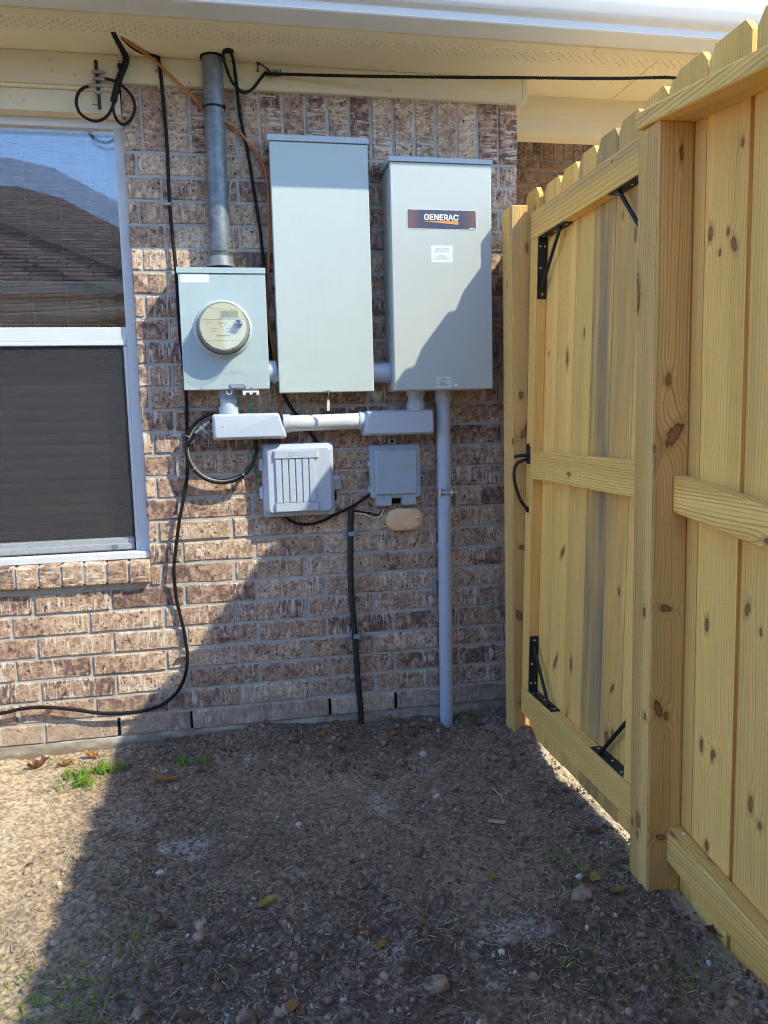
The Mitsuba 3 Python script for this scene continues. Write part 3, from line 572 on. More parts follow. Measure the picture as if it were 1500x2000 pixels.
def access(xa, xb, slant, flip):
    pts = [(xa, 1.049), (xa, 1.138), (xb - slant, 1.138), (xb, 1.049)] if not flip else [(xa + slant, 1.138), (xb, 1.138), (xb, 1.049), (xa, 1.049)]
    o = Polygon(pts).buffer(-.010).buffer(.010, quad_segs=5); o2 = Polygon(pts).buffer(-.014).buffer(.0105, quad_segs=5)
    A, B_ = np.array(o.exterior.coords)[:-1], np.array(o2.exterior.coords)[:-1]
    k = part(run, 'access_body', loft((A, -.010), (A, -.078), (np.array(Polygon(pts).buffer(-.0125).buffer(.0100, quad_segs=5).exterior.coords)[:-1], -.091), (np.array(Polygon(pts).buffer(-.019).buffer(.010, quad_segs=5).exterior.coords)[:-1], -.0985)), 'pvc', smooth=35)
    c = loft((A * [1, 0] + [0, 1.0495] + (A - [0, 1.0495]) * [0, .42], -.0925), (A * [1, 0] + [0, 1.0495] + (A - [0, 1.0495]) * [0, .42], -.093))
    sc = cyl(((xa + .035) if not flip else xb - .03, -.0985, 1.096), ((xa + .035) if not flip else xb - .03, -.1005, 1.096), .002, 8); part(k, 'cover_screw', sc, 'dull_zinc')
    part(k, 'cover_seam', tube([(pts[0][0] + .006 if not flip else pts[0][0] + .004, -.0925, 1.1085), (pts[2][0] + (.012 if not flip else -.006), -.0925, 1.1085)], .0007, 5, 1, curve=False), 'pvc_pipe')
access(.638, .893, .028, False); access(1.160, 1.418, .012, True)
part(run, 'pipe', tube([(.885, -.056, 1.1005), (1.03, -.0555, 1.1015), (1.175, -.055, 1.1035)], .0285, 26, .1), 'pvc_white', smooth=True, label='scuffed white pipe between the two fittings')
part(run, 'coupling', cyl((.880, -.056, 1.1005), (.903, -.056, 1.1005), .0325, 26), 'pvc', smooth=30); part(run, 'coupling', cyl((1.150, -.055, 1.1035), (1.171, -.055, 1.1035), .0325, 26), 'pvc', smooth=30)
for xh, z1 in ((.696, 1.223), (1.3585, 1.206)):
    part(run, 'riser', cyl((xh, -.056, 1.135), (xh, -.056, z1), .0285, 26), 'pvc', smooth=30); part(run, 'riser_sleeve', cyl((xh, -.056, 1.134), (xh, -.056, 1.164), .0335, 26), 'pvc', smooth=30)
    part(run, 'riser_nut', cyl((xh, -.056, 1.188), (xh, -.056, z1), .0330, 26), 'strap_grey' if xh < 1 else 'pvc', smooth=30)
vp = thing('ground_conduit', 'long grey vertical conduit from the transfer switch down into the soil', 'conduit')
part(vp, 'pipe', tube([(1.460, -.056, 1.20), (1.461, -.055, .9), (1.458, -.052, .45), (1.4545, -.050, -.12)], .0248, 26, .05), 'pvc_pipe', smooth=True)
part(vp, 'sleeve', revolve([(0, 0), (.0285, 0), (.030, .004), (.030, .042), (0, .042)], (1.460, -.056, 1.163), (0, 0, 1), 26), 'pvc_pipe', smooth=30)
part(vp, 'pipe_sticker', hull([(1.4577 + .0252 * math.cos(t), -.0515 + .0252 * math.sin(t) - .0003, z) for t in np.linspace(-1.6, -.5, 7) for z in (.30, .428)]), 'pvc', smooth=30)
st = part(vp, 'strap', revolve([(.0246, 0), (.0265, 0), (.0265, .026), (.0246, .026)], (1.4605, -.0545, .822), (0, 0, 1), 26), 'strap_grey', smooth=30)
part(st, 'flange', cat_([cb(1.4345, 1.4405, -.084, -.040, .820, .850, .0008), cb(1.480, 1.4825, -.086, -.045, .822, .848, .0006)]), 'bright_steel'); part(st, 'bolt', cyl((1.436, -.083, .835), (1.502, -.083, .835), .0024, 10), 'bright_steel')
part(vp, 'wall_clip', cat_([cb(1.423, 1.437, -.012, .004, .452, .496, .001), cyl((1.428, -.012, .486), (1.428, -.016, .486), .004, 10)]), 'strap_grey')

# ------------------------------------------------------------------ cable box (left), phone box, oval box
cbx = thing('cable_service_box', 'grey plastic cable service box with a ribbed square cover', 'utility box')
part(cbx, 'base', loft((rr(.800, 1.056, .769, 1.031, .004), .006), (rr(.800, 1.056, .769, 1.031, .014), -.030), (rr(.802, 1.054, .771, 1.029, .014), -.034)), 'cable_box_plastic', smooth=30)
lid = part(cbx, 'lid', loft((rr(.801, 1.054, .785, 1.030, .022), -.0345), (rr(.805, 1.050, .788, 1.027, .022), -.046), (rr(.818, 1.042, .786, 1.014, .014), -.064), (rr(.821, 1.039, .789, 1.011, .014), -.067)), 'cable_box_plastic', smooth=30)
for i in range(6): part(lid, 'rib', cb(.8465 + i * .0236, .8465 + i * .0236 + .0198, -.0745, -.066, .823, .978, .0012), 'cable_box_plastic')
part(lid, 'top_band', hull([(x, y, z) for x, y in ((.838, -.066), (1.000, -.066), (.845, -.0775), (.994, -.0775)) for z in (.9795, 1.005)]), 'cable_box_plastic')
part(lid, 'bottom_band', hull([(x, y, z) for x, y in ((.838, -.066), (.999, -.066), (.8445, -.0775), (.992, -.0775)) for z in (.793, .8215)]), 'cable_box_plastic')
part(lid, 'emblem', cat_([revolve([(.0055, 0), (.0075, 0), (.0075, .0008), (.0055, .0008)], (.900, -.0775, .993), (0, -1, 0), 20), cb(.910, .930, -.0783, -.0774, .989, .9905, .0002), cb(.910, .926, -.0783, -.0774, .995, .9965, .0002)]), 'cable_box_plastic')
for z in (.935, .835): part(cbx, 'hinge', cat_([cb(.792, .803, -.042, -.016, z, z + .045, .002), cyl((.793, -.036, z + .003), (.793, -.036, z + .042), .0045, 10)]), 'cable_box_plastic')
part(cbx, 'lock_tab', cat_([cb(1.053, 1.080, -.022, .002, .858, .905, .002), revolve([(.008, 0), (.012, 0), (.012, .012), (.008, .012)], (1.068, -.020, .888), (0, -1, 0), 20), cyl((1.066, -.02, .888), (1.066, -.029, .888), .004, 10), cyl((1.067, -.02, .872), (1.067, -.026, .872), .0032, 10)]), 'cable_box_plastic', smooth=30)
nid = thing('telephone_box', 'weathered blue grey plastic telephone box with a notched bottom edge', 'utility box')
part(nid, 'base', loft((rr(1.190, 1.376, .818, 1.014, .004), .006), (rr(1.190, 1.376, .818, 1.014, .012), -.022)), 'phone_box_plastic', smooth=30)
nl = part(nid, 'lid', loft((rr(1.188, 1.377, .816, 1.0155, .014), -.0225), (rr(1.190, 1.375, .818, 1.0135, .014), -.040), (rr(1.194, 1.371, .822, 1.010, .012), -.045)), 'phone_box_plastic', smooth=30)
part(nl, 'raised_panel', loft((rr(1.203, 1.364, .832, 1.001, .008), -.0445), (rr(1.212, 1.356, .836, .993, .006), -.056)), 'phone_box_plastic', smooth=30)
part(nl, 'groove', cat_([cb(1.2005, 1.202, -.0462, -.044, .840, 1.004, .0003), cb(1.2005, 1.366, -.0462, -.044, 1.0042, 1.006, .0003)]), 'strap_grey')
for a, b in ((1.207, 1.266), (1.303, 1.357)): part(nid, 'foot', loft((rr(a, b, .790, .842, .006), .002), (rr(a, b, .790, .842, .008), -.040), (rr(a + .004, b - .004, .794, .838, .006), -.046)), 'phone_box_plastic', smooth=30)
part(nid, 'cable_port', cb(1.267, 1.302, -.018, .002, .797, .818, .001), 'dark_void', label='dark cable opening between the two feet')
part(nid, 'top_tab', cat_([cb(1.262, 1.292, -.012, .002, 1.012, 1.036, .003)]), 'phone_box_plastic'); part(nid, 'tab_hole', cyl((1.277, -.012, 1.026), (1.277, -.0126, 1.026), .006, 16), 'dark_void')
part(nid, 'clasp', cat_([revolve([(.008, 0), (.0115, 0), (.0115, .010), (.008, .010)], (1.386, -.016, .927), (0, -1, 0), 20), cyl((1.386, -.012, .927), (1.386, -.022, .927), .0045, 10), cb(1.375, 1.390, -.026, -.010, .878, .902, .003), cb(1.375, 1.381, -.026, -.014, .935, .960, .002)]), 'phone_box_plastic', smooth=30)
part(nid, 'clasp_hole', cyl((1.383, -.026, .887), (1.383, -.0266, .887), .004, 12), 'dark_void')
for z in (.935, .842): part(nid, 'hinge', cb(1.180, 1.192, -.040, -.020, z, z + .022, .002), 'phone_box_plastic')
part(nid, 'side_bulge', loft((rr(1.372, 1.392, .822, .846, .008), .002), (rr(1.372, 1.389, .824, .844, .007), -.020)), 'strap_grey', smooth=30)
ov = thing('oval_cable_cover', 'oval beige plastic cable cover below the telephone box', 'cable cover')
o1 = np.array(Polygon(rr(1.246, 1.386, .693, .780, .0433, 10)).exterior.coords)[:-1]
oc = np.array([1.316, .7365]); sc_ = lambda s, t=None: oc + (o1 - oc) * [s, t or s]
part(ov, 'shell', loft((o1, .004), (o1, -.020), (sc_(.97), -.028), (sc_(.88), -.0335), (sc_(.70), -.0365)), 'oval_plastic', smooth=40)
part(ov, 'label_panel', ext(rr(1.300, 1.352, .714, .759, .004), -.0355, .0016), 'oval_plastic')
part(ov, 'scrawl', cat_([tube(xz([(1.318, .718), (1.324, .732), (1.325, .740)], -.0376), .0008, 5), tube(xz([(1.322, .719), (1.334, .727), (1.330, .721), (1.320, .720)], -.0376), .0009, 5)]), 'label_white'); part(ov, 'screw', cat_([revolve([(0, 0), (.0085, 0), (.0085, .003), (.006, .0035), (0, .0035)], (1.361, -.034, .7385), (0, -1, 0), 18)]), 'steel', smooth=30)
part(ov, 'screw_slot', cb(1.3555, 1.3665, -.0382, -.0370, .7375, .7395, .0002), 'ink'); part(ov, 'ridge', ext(sbox(1.281, .703, 1.2825, .771), -.0335, .0022), 'oval_plastic')

# ------------------------------------------------------------------ cables
def cable(name, pts, r, m, label, cat='cable', n=10, wob=0.0): return solo(name, tube(pts, r, n, .012, wob, seed=len(used)), m, label, cat, smooth=True)
lc = [(.525, 2.304), (.531, 2.216), (.534, 2.12), (.536, 2.006), (.534, 1.841), (.538, 1.725), (.542, 1.649), (.543, 1.573), (.543, 1.436), (.549, 1.333), (.553, 1.228), (.550, 1.104), (.540, .926), (.509, .783), (.487, .656), (.478, .583), (.481, .49), (.495, .405), (.504, .338), (.506, .263), (.487, .188), (.452, .138), (.397, .107), (.311, .094), (.204, .103), (.119, .122), (.035, .140), (-.049, .144), (-.133, .134), (-.3, .12), (-.7, .13)]
ck = thing('wall_cable', 'long black cable stapled down the left of the wall and turning left near the ground', 'cable')
off = lambda a, b: -.016 - (.012 if .55 < b < .80 else 0) - (.014 if .11 > b > .09 or .2 > a > -.2 and b < .2 else 0) - (.010 if b > 2.2 else 0)
part(ck, 'jacket', tube([(a, off(a, b), b) for a, b in lc], .0062, 10, .012, .002), 'rubber', smooth=True)
for a, b in ((.531, 1.842), (.536, 1.150), (.530, .925), (.498, .786), (.494, .283), (.035, .131), (.525, 2.262)):
    part(ck, 'staple', cat_([cb(a - .011, a + .008, -.024, .002, b - .005, b + .005, .002), cyl((a - .012, -.012, b), (a - .012, -.0245, b), .0042, 8)]), 'dull_zinc')
coil = thing('cable_coil', 'coil of black cable tied in a loop left of the ribbed grey box', 'cable')
def ring(cx, cz, rx, rz, y, t0, t1, w=0): return [(cx + rx * math.cos(t), y + w * math.sin(3 * t), cz + rz * math.sin(t)) for t in np.linspace(t0, t1, 26)]
part(coil, 'loop', tube(ring(.665, 1.022, .121, .122, -.050, 1.75, 6.75, .004), .0056, 8), 'rubber', smooth=True); part(coil, 'loop', tube(ring(.667, 1.020, .118, .116, -.042, 1.9, 6.6, .005), .0050, 8), 'cable_grey', smooth=True)
part(coil, 'loop', tube(ring(.664, 1.018, .119, .110, -.034, 2.7, 6.5, .003), .0050, 8), 'rubber', smooth=True)
for a, y in ((2.75, -.044), (3.75, -.044), (5.35, -.044)):
    q = (.665 + .120 * math.cos(a), y, 1.020 + .118 * math.sin(a)); part(coil, 'tie', tube([(q[0] + .012 * math.cos(s) * math.cos(a), q[1] + .014 * math.sin(s), q[2] + .012 * math.cos(s) * math.sin(a)) for s in np.linspace(0, 6.28, 12)], .0018, 6), 'dull_zinc', smooth=True)
part(coil, 'inner_cable', tube(xz([(.553, 1.030), (.566, 1.058), (.582, 1.078)], -.052), .0048, 8), 'rubber', smooth=True); part(coil, 'inner_cable', tube(xz([(.622, 1.110), (.636, 1.117), (.660, 1.120)], -.052), .0048, 8), 'rubber', smooth=True)
cn = np.array([.582, -.054, 1.0775]); cd = np.array([.045, 0, .034]); cd /= np.linalg.norm(cd)
part(coil, 'connector', cat_([cyl(cn + cd * a, cn + cd * b, r, 10) for a, b, r in ((-.004, .014, .0062), (.014, .024, .0078), (.026, .034, .0055), (.034, .043, .0082), (.043, .060, .006))]), 'dull_zinc', smooth=30)
part(coil, 'ground_lug', hull([cn + cd * .026 + np.array([s * .004, -.006 * k, 0]) + np.array([.6, 0, -.8]) * t for s in (-1, 1) for k in (0, 1) for t in (-.010, .026)]), 'dull_zinc')
bun = thing('cable_bundle', 'thick taped black cable bundle dropping from the soffit beside the terminal strip', 'cable')
b1 = [(.404, -.170, 2.312), (.411, -.100, 2.309), (.419, -.040, 2.305), (.4235, -.032, 2.285), (.417, -.032, 2.266), (.402, -.034, 2.233), (.388, -.036, 2.193), (.376, -.036, 2.153)]
part(bun, 'trunk', tube(b1, np.r_[np.full(1, .0105)].repeat(1)[0], 10), 'rubber', smooth=True)
part(bun, 'left_loop', tube(xz([(.302, 2.197), (.285, 2.190), (.270, 2.175), (.261, 2.146), (.269, 2.115), (.291, 2.097), (.319, 2.090), (.352, 2.106), (.374, 2.141), (.386, 2.190)], -.036), .0050, 8), 'rubber', smooth=True)
part(bun, 'right_loop', tube(xz([(.355, 2.221), (.368, 2.219), (.388, 2.214), (.413, 2.197), (.436, 2.170), (.443, 2.139), (.431, 2.103), (.409, 2.083), (.389, 2.089), (.376, 2.117), (.377, 2.150), (.387, 2.190)], -.040), .0048, 8), 'rubber', smooth=True)
part(bun, 'clamp', cb(.396, .412, -.046, -.018, 2.258, 2.270, .003), 'rubber')
gb = thing('terminal_strip', 'dark corroded cable terminal strip screwed to the board above the window', 'terminal strip')
part(gb, 'bar', tube([(.328, -.024, 2.281), (.329, -.026, 2.24), (.331, -.028, 2.19), (.332, -.030, 2.131)], .0058, 8), 'iron', smooth=True)
for xa, xb, z, m in ((.316, .350, 2.243, 'dull_zinc'), (.317, .345, 2.222, 'dull_zinc'), (.302, .343, 2.201, 'dull_zinc'), (.318, .342, 2.180, 'dull_zinc')):
    part(gb, 'connector', cat_([cyl((xa, -.034, z), (xb, -.034, z), .0052, 10), cyl((xa + .002, -.034, z), (xa + .008, -.034, z), .0068, 6), cyl((xb - .010, -.034, z), (xb - .004, -.034, z), .0068, 6)]), m, smooth=30)
part(gb, 'copper_tip', cyl((.350, -.034, 2.243), (.359, -.034, 2.242), .004, 10, .002), 'orange_sheath'); part(gb, 'stub', cyl((.345, -.034, 2.222), (.357, -.036, 2.221), .0058, 10), 'dull_zinc', smooth=30)
part(gb, 'screw', tube([(.331, -.03, 2.141), (.322, -.036, 2.142), (.310, -.04, 2.141)], .0010, 6), 'iron')
cable('soffit_cable', [(.406, -.165, 2.315), (.450, -.085, 2.301), (.490, -.045, 2.3), (.512, -.036, 2.302), (.522, -.034, 2.30)], .0045, 'rubber', 'short black cable running along the soffit beside the orange cable')
cable('orange_cable', [(.412, -.160, 2.312), (.452, -.105, 2.300), (.487, -.055, 2.298), (.512, -.038, 2.288), (.541, -.034, 2.263), (.587, -.032, 2.221), (.622, -.028, 2.190), (.664, -.008, 2.150), (.697, -.006, 2.128), (.733, -.010, 2.112), (.772, -.018, 2.086), (.812, -.020, 2.038), (.841, -.020, 1.998), (.858, -.020, 1.949), (.8635, -.022, 1.89), (.8635, -.022, 1.797), (.860, -.02, 1.712), (.851, -.02, 1.608), (.843, -.02, 1.522), (.848, -.02, 1.434), (.860, -.02, 1.346), (.874, -.012, 1.29), (.880, -.01, 1.22), (.874, -.012, 1.168), (.874, -.014, 1.11), (.878, -.014, 1.02)], .0046, 'orange_sheath', 'dull orange cable curving from the soffit behind the mast and down beside the tall panel')
sl = thing('service_drop', 'black overhead wire stretched from the fence side to the hook on the frieze', 'cable')
part(sl, 'wire', tube([(.867, -.030, 2.2685), (1.2, -.093, 2.252), (1.7, -.195, 2.232), (2.18, -.30, 2.215), (3.0, -.50, 2.22), (9.5, -2.0, 2.9)], .0050, 8, .1), 'rubber', smooth=True)
part(sl, 'drip_loop', tube([(.872, -.034, 2.272), (.849, -.045, 2.241), (.831, -.050, 2.216), (.809, -.050, 2.200), (.789, -.050, 2.199), (.773, -.050, 2.213), (.757, -.052, 2.231), (.742, -.060, 2.267), (.734, -.080, 2.293), (.738, -.095, 2.305), (.750, -.098, 2.311)], .0052, 8), 'rubber', smooth=True)
part(sl, 'hook', tube([(.838, -.021, 2.310), (.857, -.030, 2.297), (.877, -.033, 2.283), (.884, -.036, 2.276), (.878, -.038, 2.268), (.868, -.034, 2.271)], .0026, 6), 'iron', smooth=True); part(sl, 'hook', tube(xz([(.848, 2.302), (.8465, 2.290), (.8455, 2.280)], -.028), .002, 6), 'iron', smooth=True)
part(sl, 'hook_end', trimesh.creation.icosphere(1, .0045).apply_translation((.8455, -.028, 2.278)), 'leaf_brown', smooth=True)
wr = []
for i in range(9):
    c = np.array([.872 + i * .0055, -.034 - i * .0038, 2.2685 - i * .0014]); a0 = rng.uniform(0, 6)
    wr.append(tube([c + .0082 * np.array([.25 * (t / 6) + .15 * rng.normal(), math.cos(t + a0) * rng.uniform(.8, 1.3), math.sin(t + a0) * rng.uniform(.8, 1.6)]) for t in np.linspace(0, 6.3, 9)], .0011, 5, .004))
part(sl, 'tie_wire', cat_(wr), 'rubber', smooth=True)
cable('down_cable', [(.752, -.098, 2.309), (.764, -.080, 2.29), (.770, -.040, 2.262), (.775, -.026, 2.217), (.777, -.020, 2.177), (.785, -.014, 2.111), (.802, -.012, 2.013), (.816, -.012, 1.897), (.830, -.012, 1.779), (.837, -.012, 1.677), (.841, -.014, 1.574), (.8435, -.014, 1.45), (.848, -.012, 1.34), (.860, -.012, 1.27), (.871, -.014, 1.249), (.907, -.014, 1.167), (.950, -.014, 1.103), (1.004, -.012, 1.028)], .0054, 'rubber', 'thin black cable running down between the mast and the tall panel')
hl = revolve([(.006, 0), (.018, 0), (.016, .003), (.006, .003)], (.750, -.098, ZS - .0031), (0, 0, 1), 16); part(sl, 'entry_grommet', hl, 'rubber', smooth=30)
cable('ground_wire', [(.772, -.088, 1.206), (.770, -.070, 1.17), (.767, -.035, 1.142), (.764, -.022, 1.08), (.763, -.020, 1.04), (.766, -.024, 1.0), (.774, -.026, .964), (.777, -.026, .927), (.783, -.028, .891), (.790, -.028, .862), (.797, -.024, .858)], .0022, 'green_sheath', 'thin green earth wire hanging from the meter box to the ribbed box', 'wire', 6, .004)
cable('ground_wire', [(.774, -.014, 1.00), (.772, -.016, .96), (.781, -.018, .925), (.779, -.018, .90), (.787, -.018, .87), (.795, -.018, .868)], .0016, 'green_sheath', 'second finer green wire twisted beside the earth wire', 'wire', 6, .004)
cable('box_cable', [(.872, -.018, .775), (.884, -.020, .760), (.917, -.020, .741), (.963, -.020, .735), (1.011, -.020, .746), (1.058, -.018, .766), (1.125, -.016, .795), (1.19, -.016, .834), (1.21, -.012, .85)], .0052, 'rubber', 'black cable drooping under the ribbed box and rising to the telephone box')
cable('side_cable', xz([(1.052, .862), (1.061, .845), (1.060, .825), (1.052, .815)], -.018), .0042, 'rubber', 'short black cable loop at the right edge of the ribbed box')
cable('telephone_wire', [(1.120, -.020, .770), (1.143, -.020, .766), (1.171, -.022, .761), (1.200, -.022, .747), (1.222, -.022, .752), (1.236, -.018, .772), (1.262, -.012, .800)], .0024, 'white_sheath', 'thin white wire curling between the black duct and the telephone box', 'wire', 6, .002)
cable('telephone_lead', [(1.120, -.016, .775), (1.150, -.018, .772), (1.190, -.018, .764), (1.215, -.020, .756), (1.232, -.016, .770), (1.280, -.012, .806)], .0034, 'rubber', 'black lead beside the thin white wire under the telephone box', 'wire', 8, .002)
du = thing('cable_duct', 'black plastic cable duct strapped to the bricks and running into the soil', 'duct')
part(du, 'tube', tube(xz([(1.117, .786), (1.1125, .70), (1.1085, .583), (1.1085, .468), (1.116, .331), (1.1205, .192), (1.127, .072), (1.131, -.049), (1.133, -.11)], -.016), .0112, 12, .012, .003), 'duct_black', smooth=True)
for a, b in ((1.1145, .693), (1.1215, .306)): part(du, 'strap', cat_([cb(a - .029, a + .030, -.006, .002, b - .008, b + .008, .002), loft((rr(a - .014, a + .014, b - .009, b + .009, .003), -.004), (rr(a - .011, a + .011, b - .008, b + .008, .003), -.030))] + [cyl((a + s, -.006, b), (a + s, -.010, b), .0052, 10) for s in (-.022, .023)]), 'strap_grey', smooth=30)
part(du, 'stub', cyl((1.112, -.01, .352), (1.094, -.018, .348), .003, 8), 'rubber')

# ------------------------------------------------------------------ fence and gate
def shear(m, k=.026, z0=0.0): m = m.copy(); m.vertices[:, 0] += k * (m.vertices[:, 2] - z0); return m
def picket(x, ya, yb, z0, z1, ear=.022, t=.016):
    """Dog-eared picket, ya is the end nearer the house."""
    p = Polygon([(-ya, z0), (-yb, z0), (-yb, z1 - ear * 1.25), (-yb - ear, z1), (-ya + ear, z1), (-ya, z1 - ear * 1.25)])
    m = trimesh.creation.extrude_polygon(p, t, engine='earcut')   # (-y, z), depth x
    m.apply_transform(np.array([[0, 0, 1, x], [-1, 0, 0, 0], [0, 1, 0, 0], [0, 0, 0, 1.0]]))
    if m.volume < 0: m.invert()
    return m
post1 = thing('fence_post', 'square timber latch post against the brick wall at the far end of the gate', 'post')
def post_mesh(xa, xb, ya, yb, z0, z1):
    return cb(xa, xb, ya, yb, z0, z1, .004)
board(post1, 'timber', post_mesh(1.660, 1.749, -.231, -.142, -.4, 1.812), 2, 'wood_post')
board(post1, 'picket', picket(1.750, -.135, -.257, -.04, 1.870), 2)
board(post1, 'sun_block_strip', cb(1.7505, 1.766, -.134, -.004, -.2, 1.74, .001), 2)  # unseen board added behind the post to keep sun off the wall
post2 = thing('fence_post', 'square timber hinge post between the gate and the near fence panel', 'post')
board(post2, 'timber', post_mesh(1.660, 1.749, -1.158, -1.069, -.5, 1.743), 2, 'wood_post')
gate = thing('gate', 'pine picket gate with black corner braces and a black pull handle', 'gate')
GX0 = 1.682
ed_ = [-.2585, -.396, -.524, -.645, -.769, -.893, -1.014, -1.063]; tops = [1.866, 1.868, 1.874, 1.878, 1.880, 1.886, 1.882]
for i in range(7):
    a, b = ed_[i] - .0015, ed_[i + 1] + .0015
    m = picket(GX0 + .0385, a, b, -.043 + .003 * rng.normal(), tops[i], .022 if i < 6 else .014)
    mt = ['wood', 'wood', 'wood', 'wood_grey', 'wood_bluish', 'wood', 'wood'][i]
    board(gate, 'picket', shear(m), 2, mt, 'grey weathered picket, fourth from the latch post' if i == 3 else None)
for nm, za, zb in (('top_rail', 1.693, 1.784), ('middle_rail', .890, .982), ('bottom_rail', .040, .135)):
    ya = -.238 if nm != 'middle_rail' else -.300
    board(gate, nm, shear(cb(GX0, GX0 + .038, -1.055, ya, za, zb, .002)), 1, 'wood_rail')
board(gate, 'stile', shear(cb(GX0 + .001, GX0 + .038, -.327 + .03, -.239, .136, 1.692, .002)), 2); board(gate, 'stile', shear(cb(GX0 + .001, GX0 + .038, -1.062, -.985, .136, 1.692, .002)), 2)
def brace(corner_y, corner_z, sy, sz, label):
    """Black angle brace: a leg along the stile, a leg along the rail and a round rod between."""
    xw = GX0 + .004; W_ = .036
    k = numbered(gate + '__corner_brace'); labels[k] = {'label': label}
    y0 = corner_y; z0 = corner_z
    up_ = shear(cb(xw, xw + .032, min(y0, y0 + sy * .0035), max(y0, y0 + sy * .0035), min(z0, z0 + sz * .20), max(z0, z0 + sz * .20), .0008))
    al = shear(cb(xw, xw + .032, min(y0, y0 + sy * .20), max(y0, y0 + sy * .20), min(z0, z0 + sz * .0035), max(z0, z0 + sz * .0035), .0008))
    part(k, 'leg', up_, 'iron'); part(k, 'leg', al, 'iron')
    part(k, 'rod', shear(tube([(xw + .014, y0 + sy * .005, z0 + sz * .165), (xw + .010, y0 + sy * .155, z0 + sz * .005)], .0058, 10, 1, curve=False)), 'iron', smooth=True)
    sc2 = [shear(revolve([(0, 0), (.004, 0), (.003, .0015), (0, .002)], (xw + a, y0 + sy * .0035, z0 + sz * b), (0, sy, 0), 10)) for a, b in ((.008, .03), (.024, .03), (.010, .10), (.018, .185))]
    sc2 += [shear(revolve([(0, 0), (.004, 0), (.003, .0015), (0, .002)], (xw + a, y0 + sy * b, z0 + sz * .0035), (0, 0, sz), 10)) for a, b in ((.008, .03), (.024, .03), (.018, .10), (.018, .185))]
    part(k, 'screw', cat_(sc2), 'steel', smooth=30, kind='stuff')
brace(-.2975, 1.692, -1, -1, 'black corner brace at the top of the latch side'); brace(-.2975, .136, -1, 1, 'black corner brace at the bottom of the latch side')
brace(-.984, 1.692, 1, -1, 'black corner brace at the top of the hinge side'); brace(-.984, .136, 1, 1, 'black corner brace at the bottom of the hinge side')
hx = GX0 + .025
hd = part(gate, 'pull_handle', tube([(hx - .008, -.262, .955), (hx - .022, -.262, .952), (hx - .045, -.263, .938), (hx - .054, -.264, .905), (hx - .048, -.264, .865), (hx - .030, -.264, .815), (hx - .012, -.264, .790), (hx - .004, -.264, .775)], .0058, 8, .008), 'iron', smooth=True, label='black curved pull handle with a thumb latch')
part(hd, 'plate', cat_([cb(hx - .004, hx + .002, -.278, -.250, .940, 1.000, .0015), cb(hx - .004, hx + .002, -.276, -.252, .757, .792, .0015), cyl((hx - .001, -.264, 1.0), (hx - .001, -.264, 1.010), .006, 8)]), 'iron')
part(hd, 'thumb_piece', tube([(hx + .0, -.264, .968), (hx - .03, -.264, .970), (hx - .050, -.264, .966)], .0055, 8, .01), 'iron', smooth=True)
fence = thing('picket_fence', 'new pine picket fence panel with three rails to the right of the hinge post', 'fence')
sl_ = .120
def srail(xa, xb, ya, yb, z0, z1):
    m = cb(xa, xb, yb, ya, z0, z1, .003); m.vertices[:, 2] += sl_ * (m.vertices[:, 1] - ya); return m
board(fence, 'middle_rail', srail(1.710, 1.7485, -1.159, -3.44, .872, .956), 1, 'wood_rail'); board(fence, 'bottom_rail', srail(1.710, 1.7485, -1.159, -3.44, .003, .090), 1, 'wood_rail')
board(fence, 'cap_rail', srail(1.655, 1.7488, -1.062, -3.53, 1.7525, 1.7895), 1, 'wood_rail', label='flat top rail lying across the post')
part(fence, 'screw', revolve([(0, 0), (.005, 0), (.004, .002), (0, .003)], (1.738, -1.19, .0865), (0, 0, 1), 10), 'bright_steel')
e2 = [-1.066, -1.200, -1.345]; y = -1.359
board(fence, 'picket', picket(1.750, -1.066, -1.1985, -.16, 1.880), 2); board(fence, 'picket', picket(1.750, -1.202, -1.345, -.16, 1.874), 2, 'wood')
i = 0
while y > -3.6:
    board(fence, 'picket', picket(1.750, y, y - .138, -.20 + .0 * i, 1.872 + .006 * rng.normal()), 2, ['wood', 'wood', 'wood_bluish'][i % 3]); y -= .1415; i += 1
board(fence, 'backing_strip', cb(1.7665, 1.780, -1.385, -1.315, -.2, 1.80, .001), 2)
board(fence, 'end_post', post_mesh(1.660, 1.749, -3.53, -3.441, -.6, 1.45), 2, 'wood_post')

# ------------------------------------------------------------------ things on the ground
def leaf_mesh(L_, W_, curl, kind, r):
    n, m = 9, 5; t = np.linspace(0, 1, n); s = np.linspace(-1, 1, m)
    w = np.sin(np.pi * t ** .8) ** .8
    if kind == 'lobed': w = w * (.72 + .38 * np.sin(t * 19))
    Tt, S = np.meshgrid(t, s, indexing='ij'); Wd = w[:, None] * S * W_ / 2
    Z = curl * L_ * (np.square(Tt - .5) * 1.6 + .5 * np.square(S) * w[:, None]) + .0025 * r.normal(size=Tt.shape)
    v = np.stack([(Tt - .5) * L_, Wd + .06 * L_ * np.sin(3 * Tt), Z], -1).reshape(-1, 3); q = (np.arange(n - 1)[:, None] * m + np.arange(m - 1)).ravel()
    return trimesh.Trimesh(v, np.vstack([np.c_[q, q + 1, q + m + 1], np.c_[q, q + m + 1, q + m]]), process=False)
def place(m, x, y, yaw, tilt=0.0, lift=.004, roll=0.0):
    m = m.copy(); R = trimesh.transformations.euler_matrix(roll, tilt, yaw); m.apply_transform(R)
    m.apply_translation((x, y, float(gz(x, y)) + lift - 0.25 * m.bounds[0][2])); return m
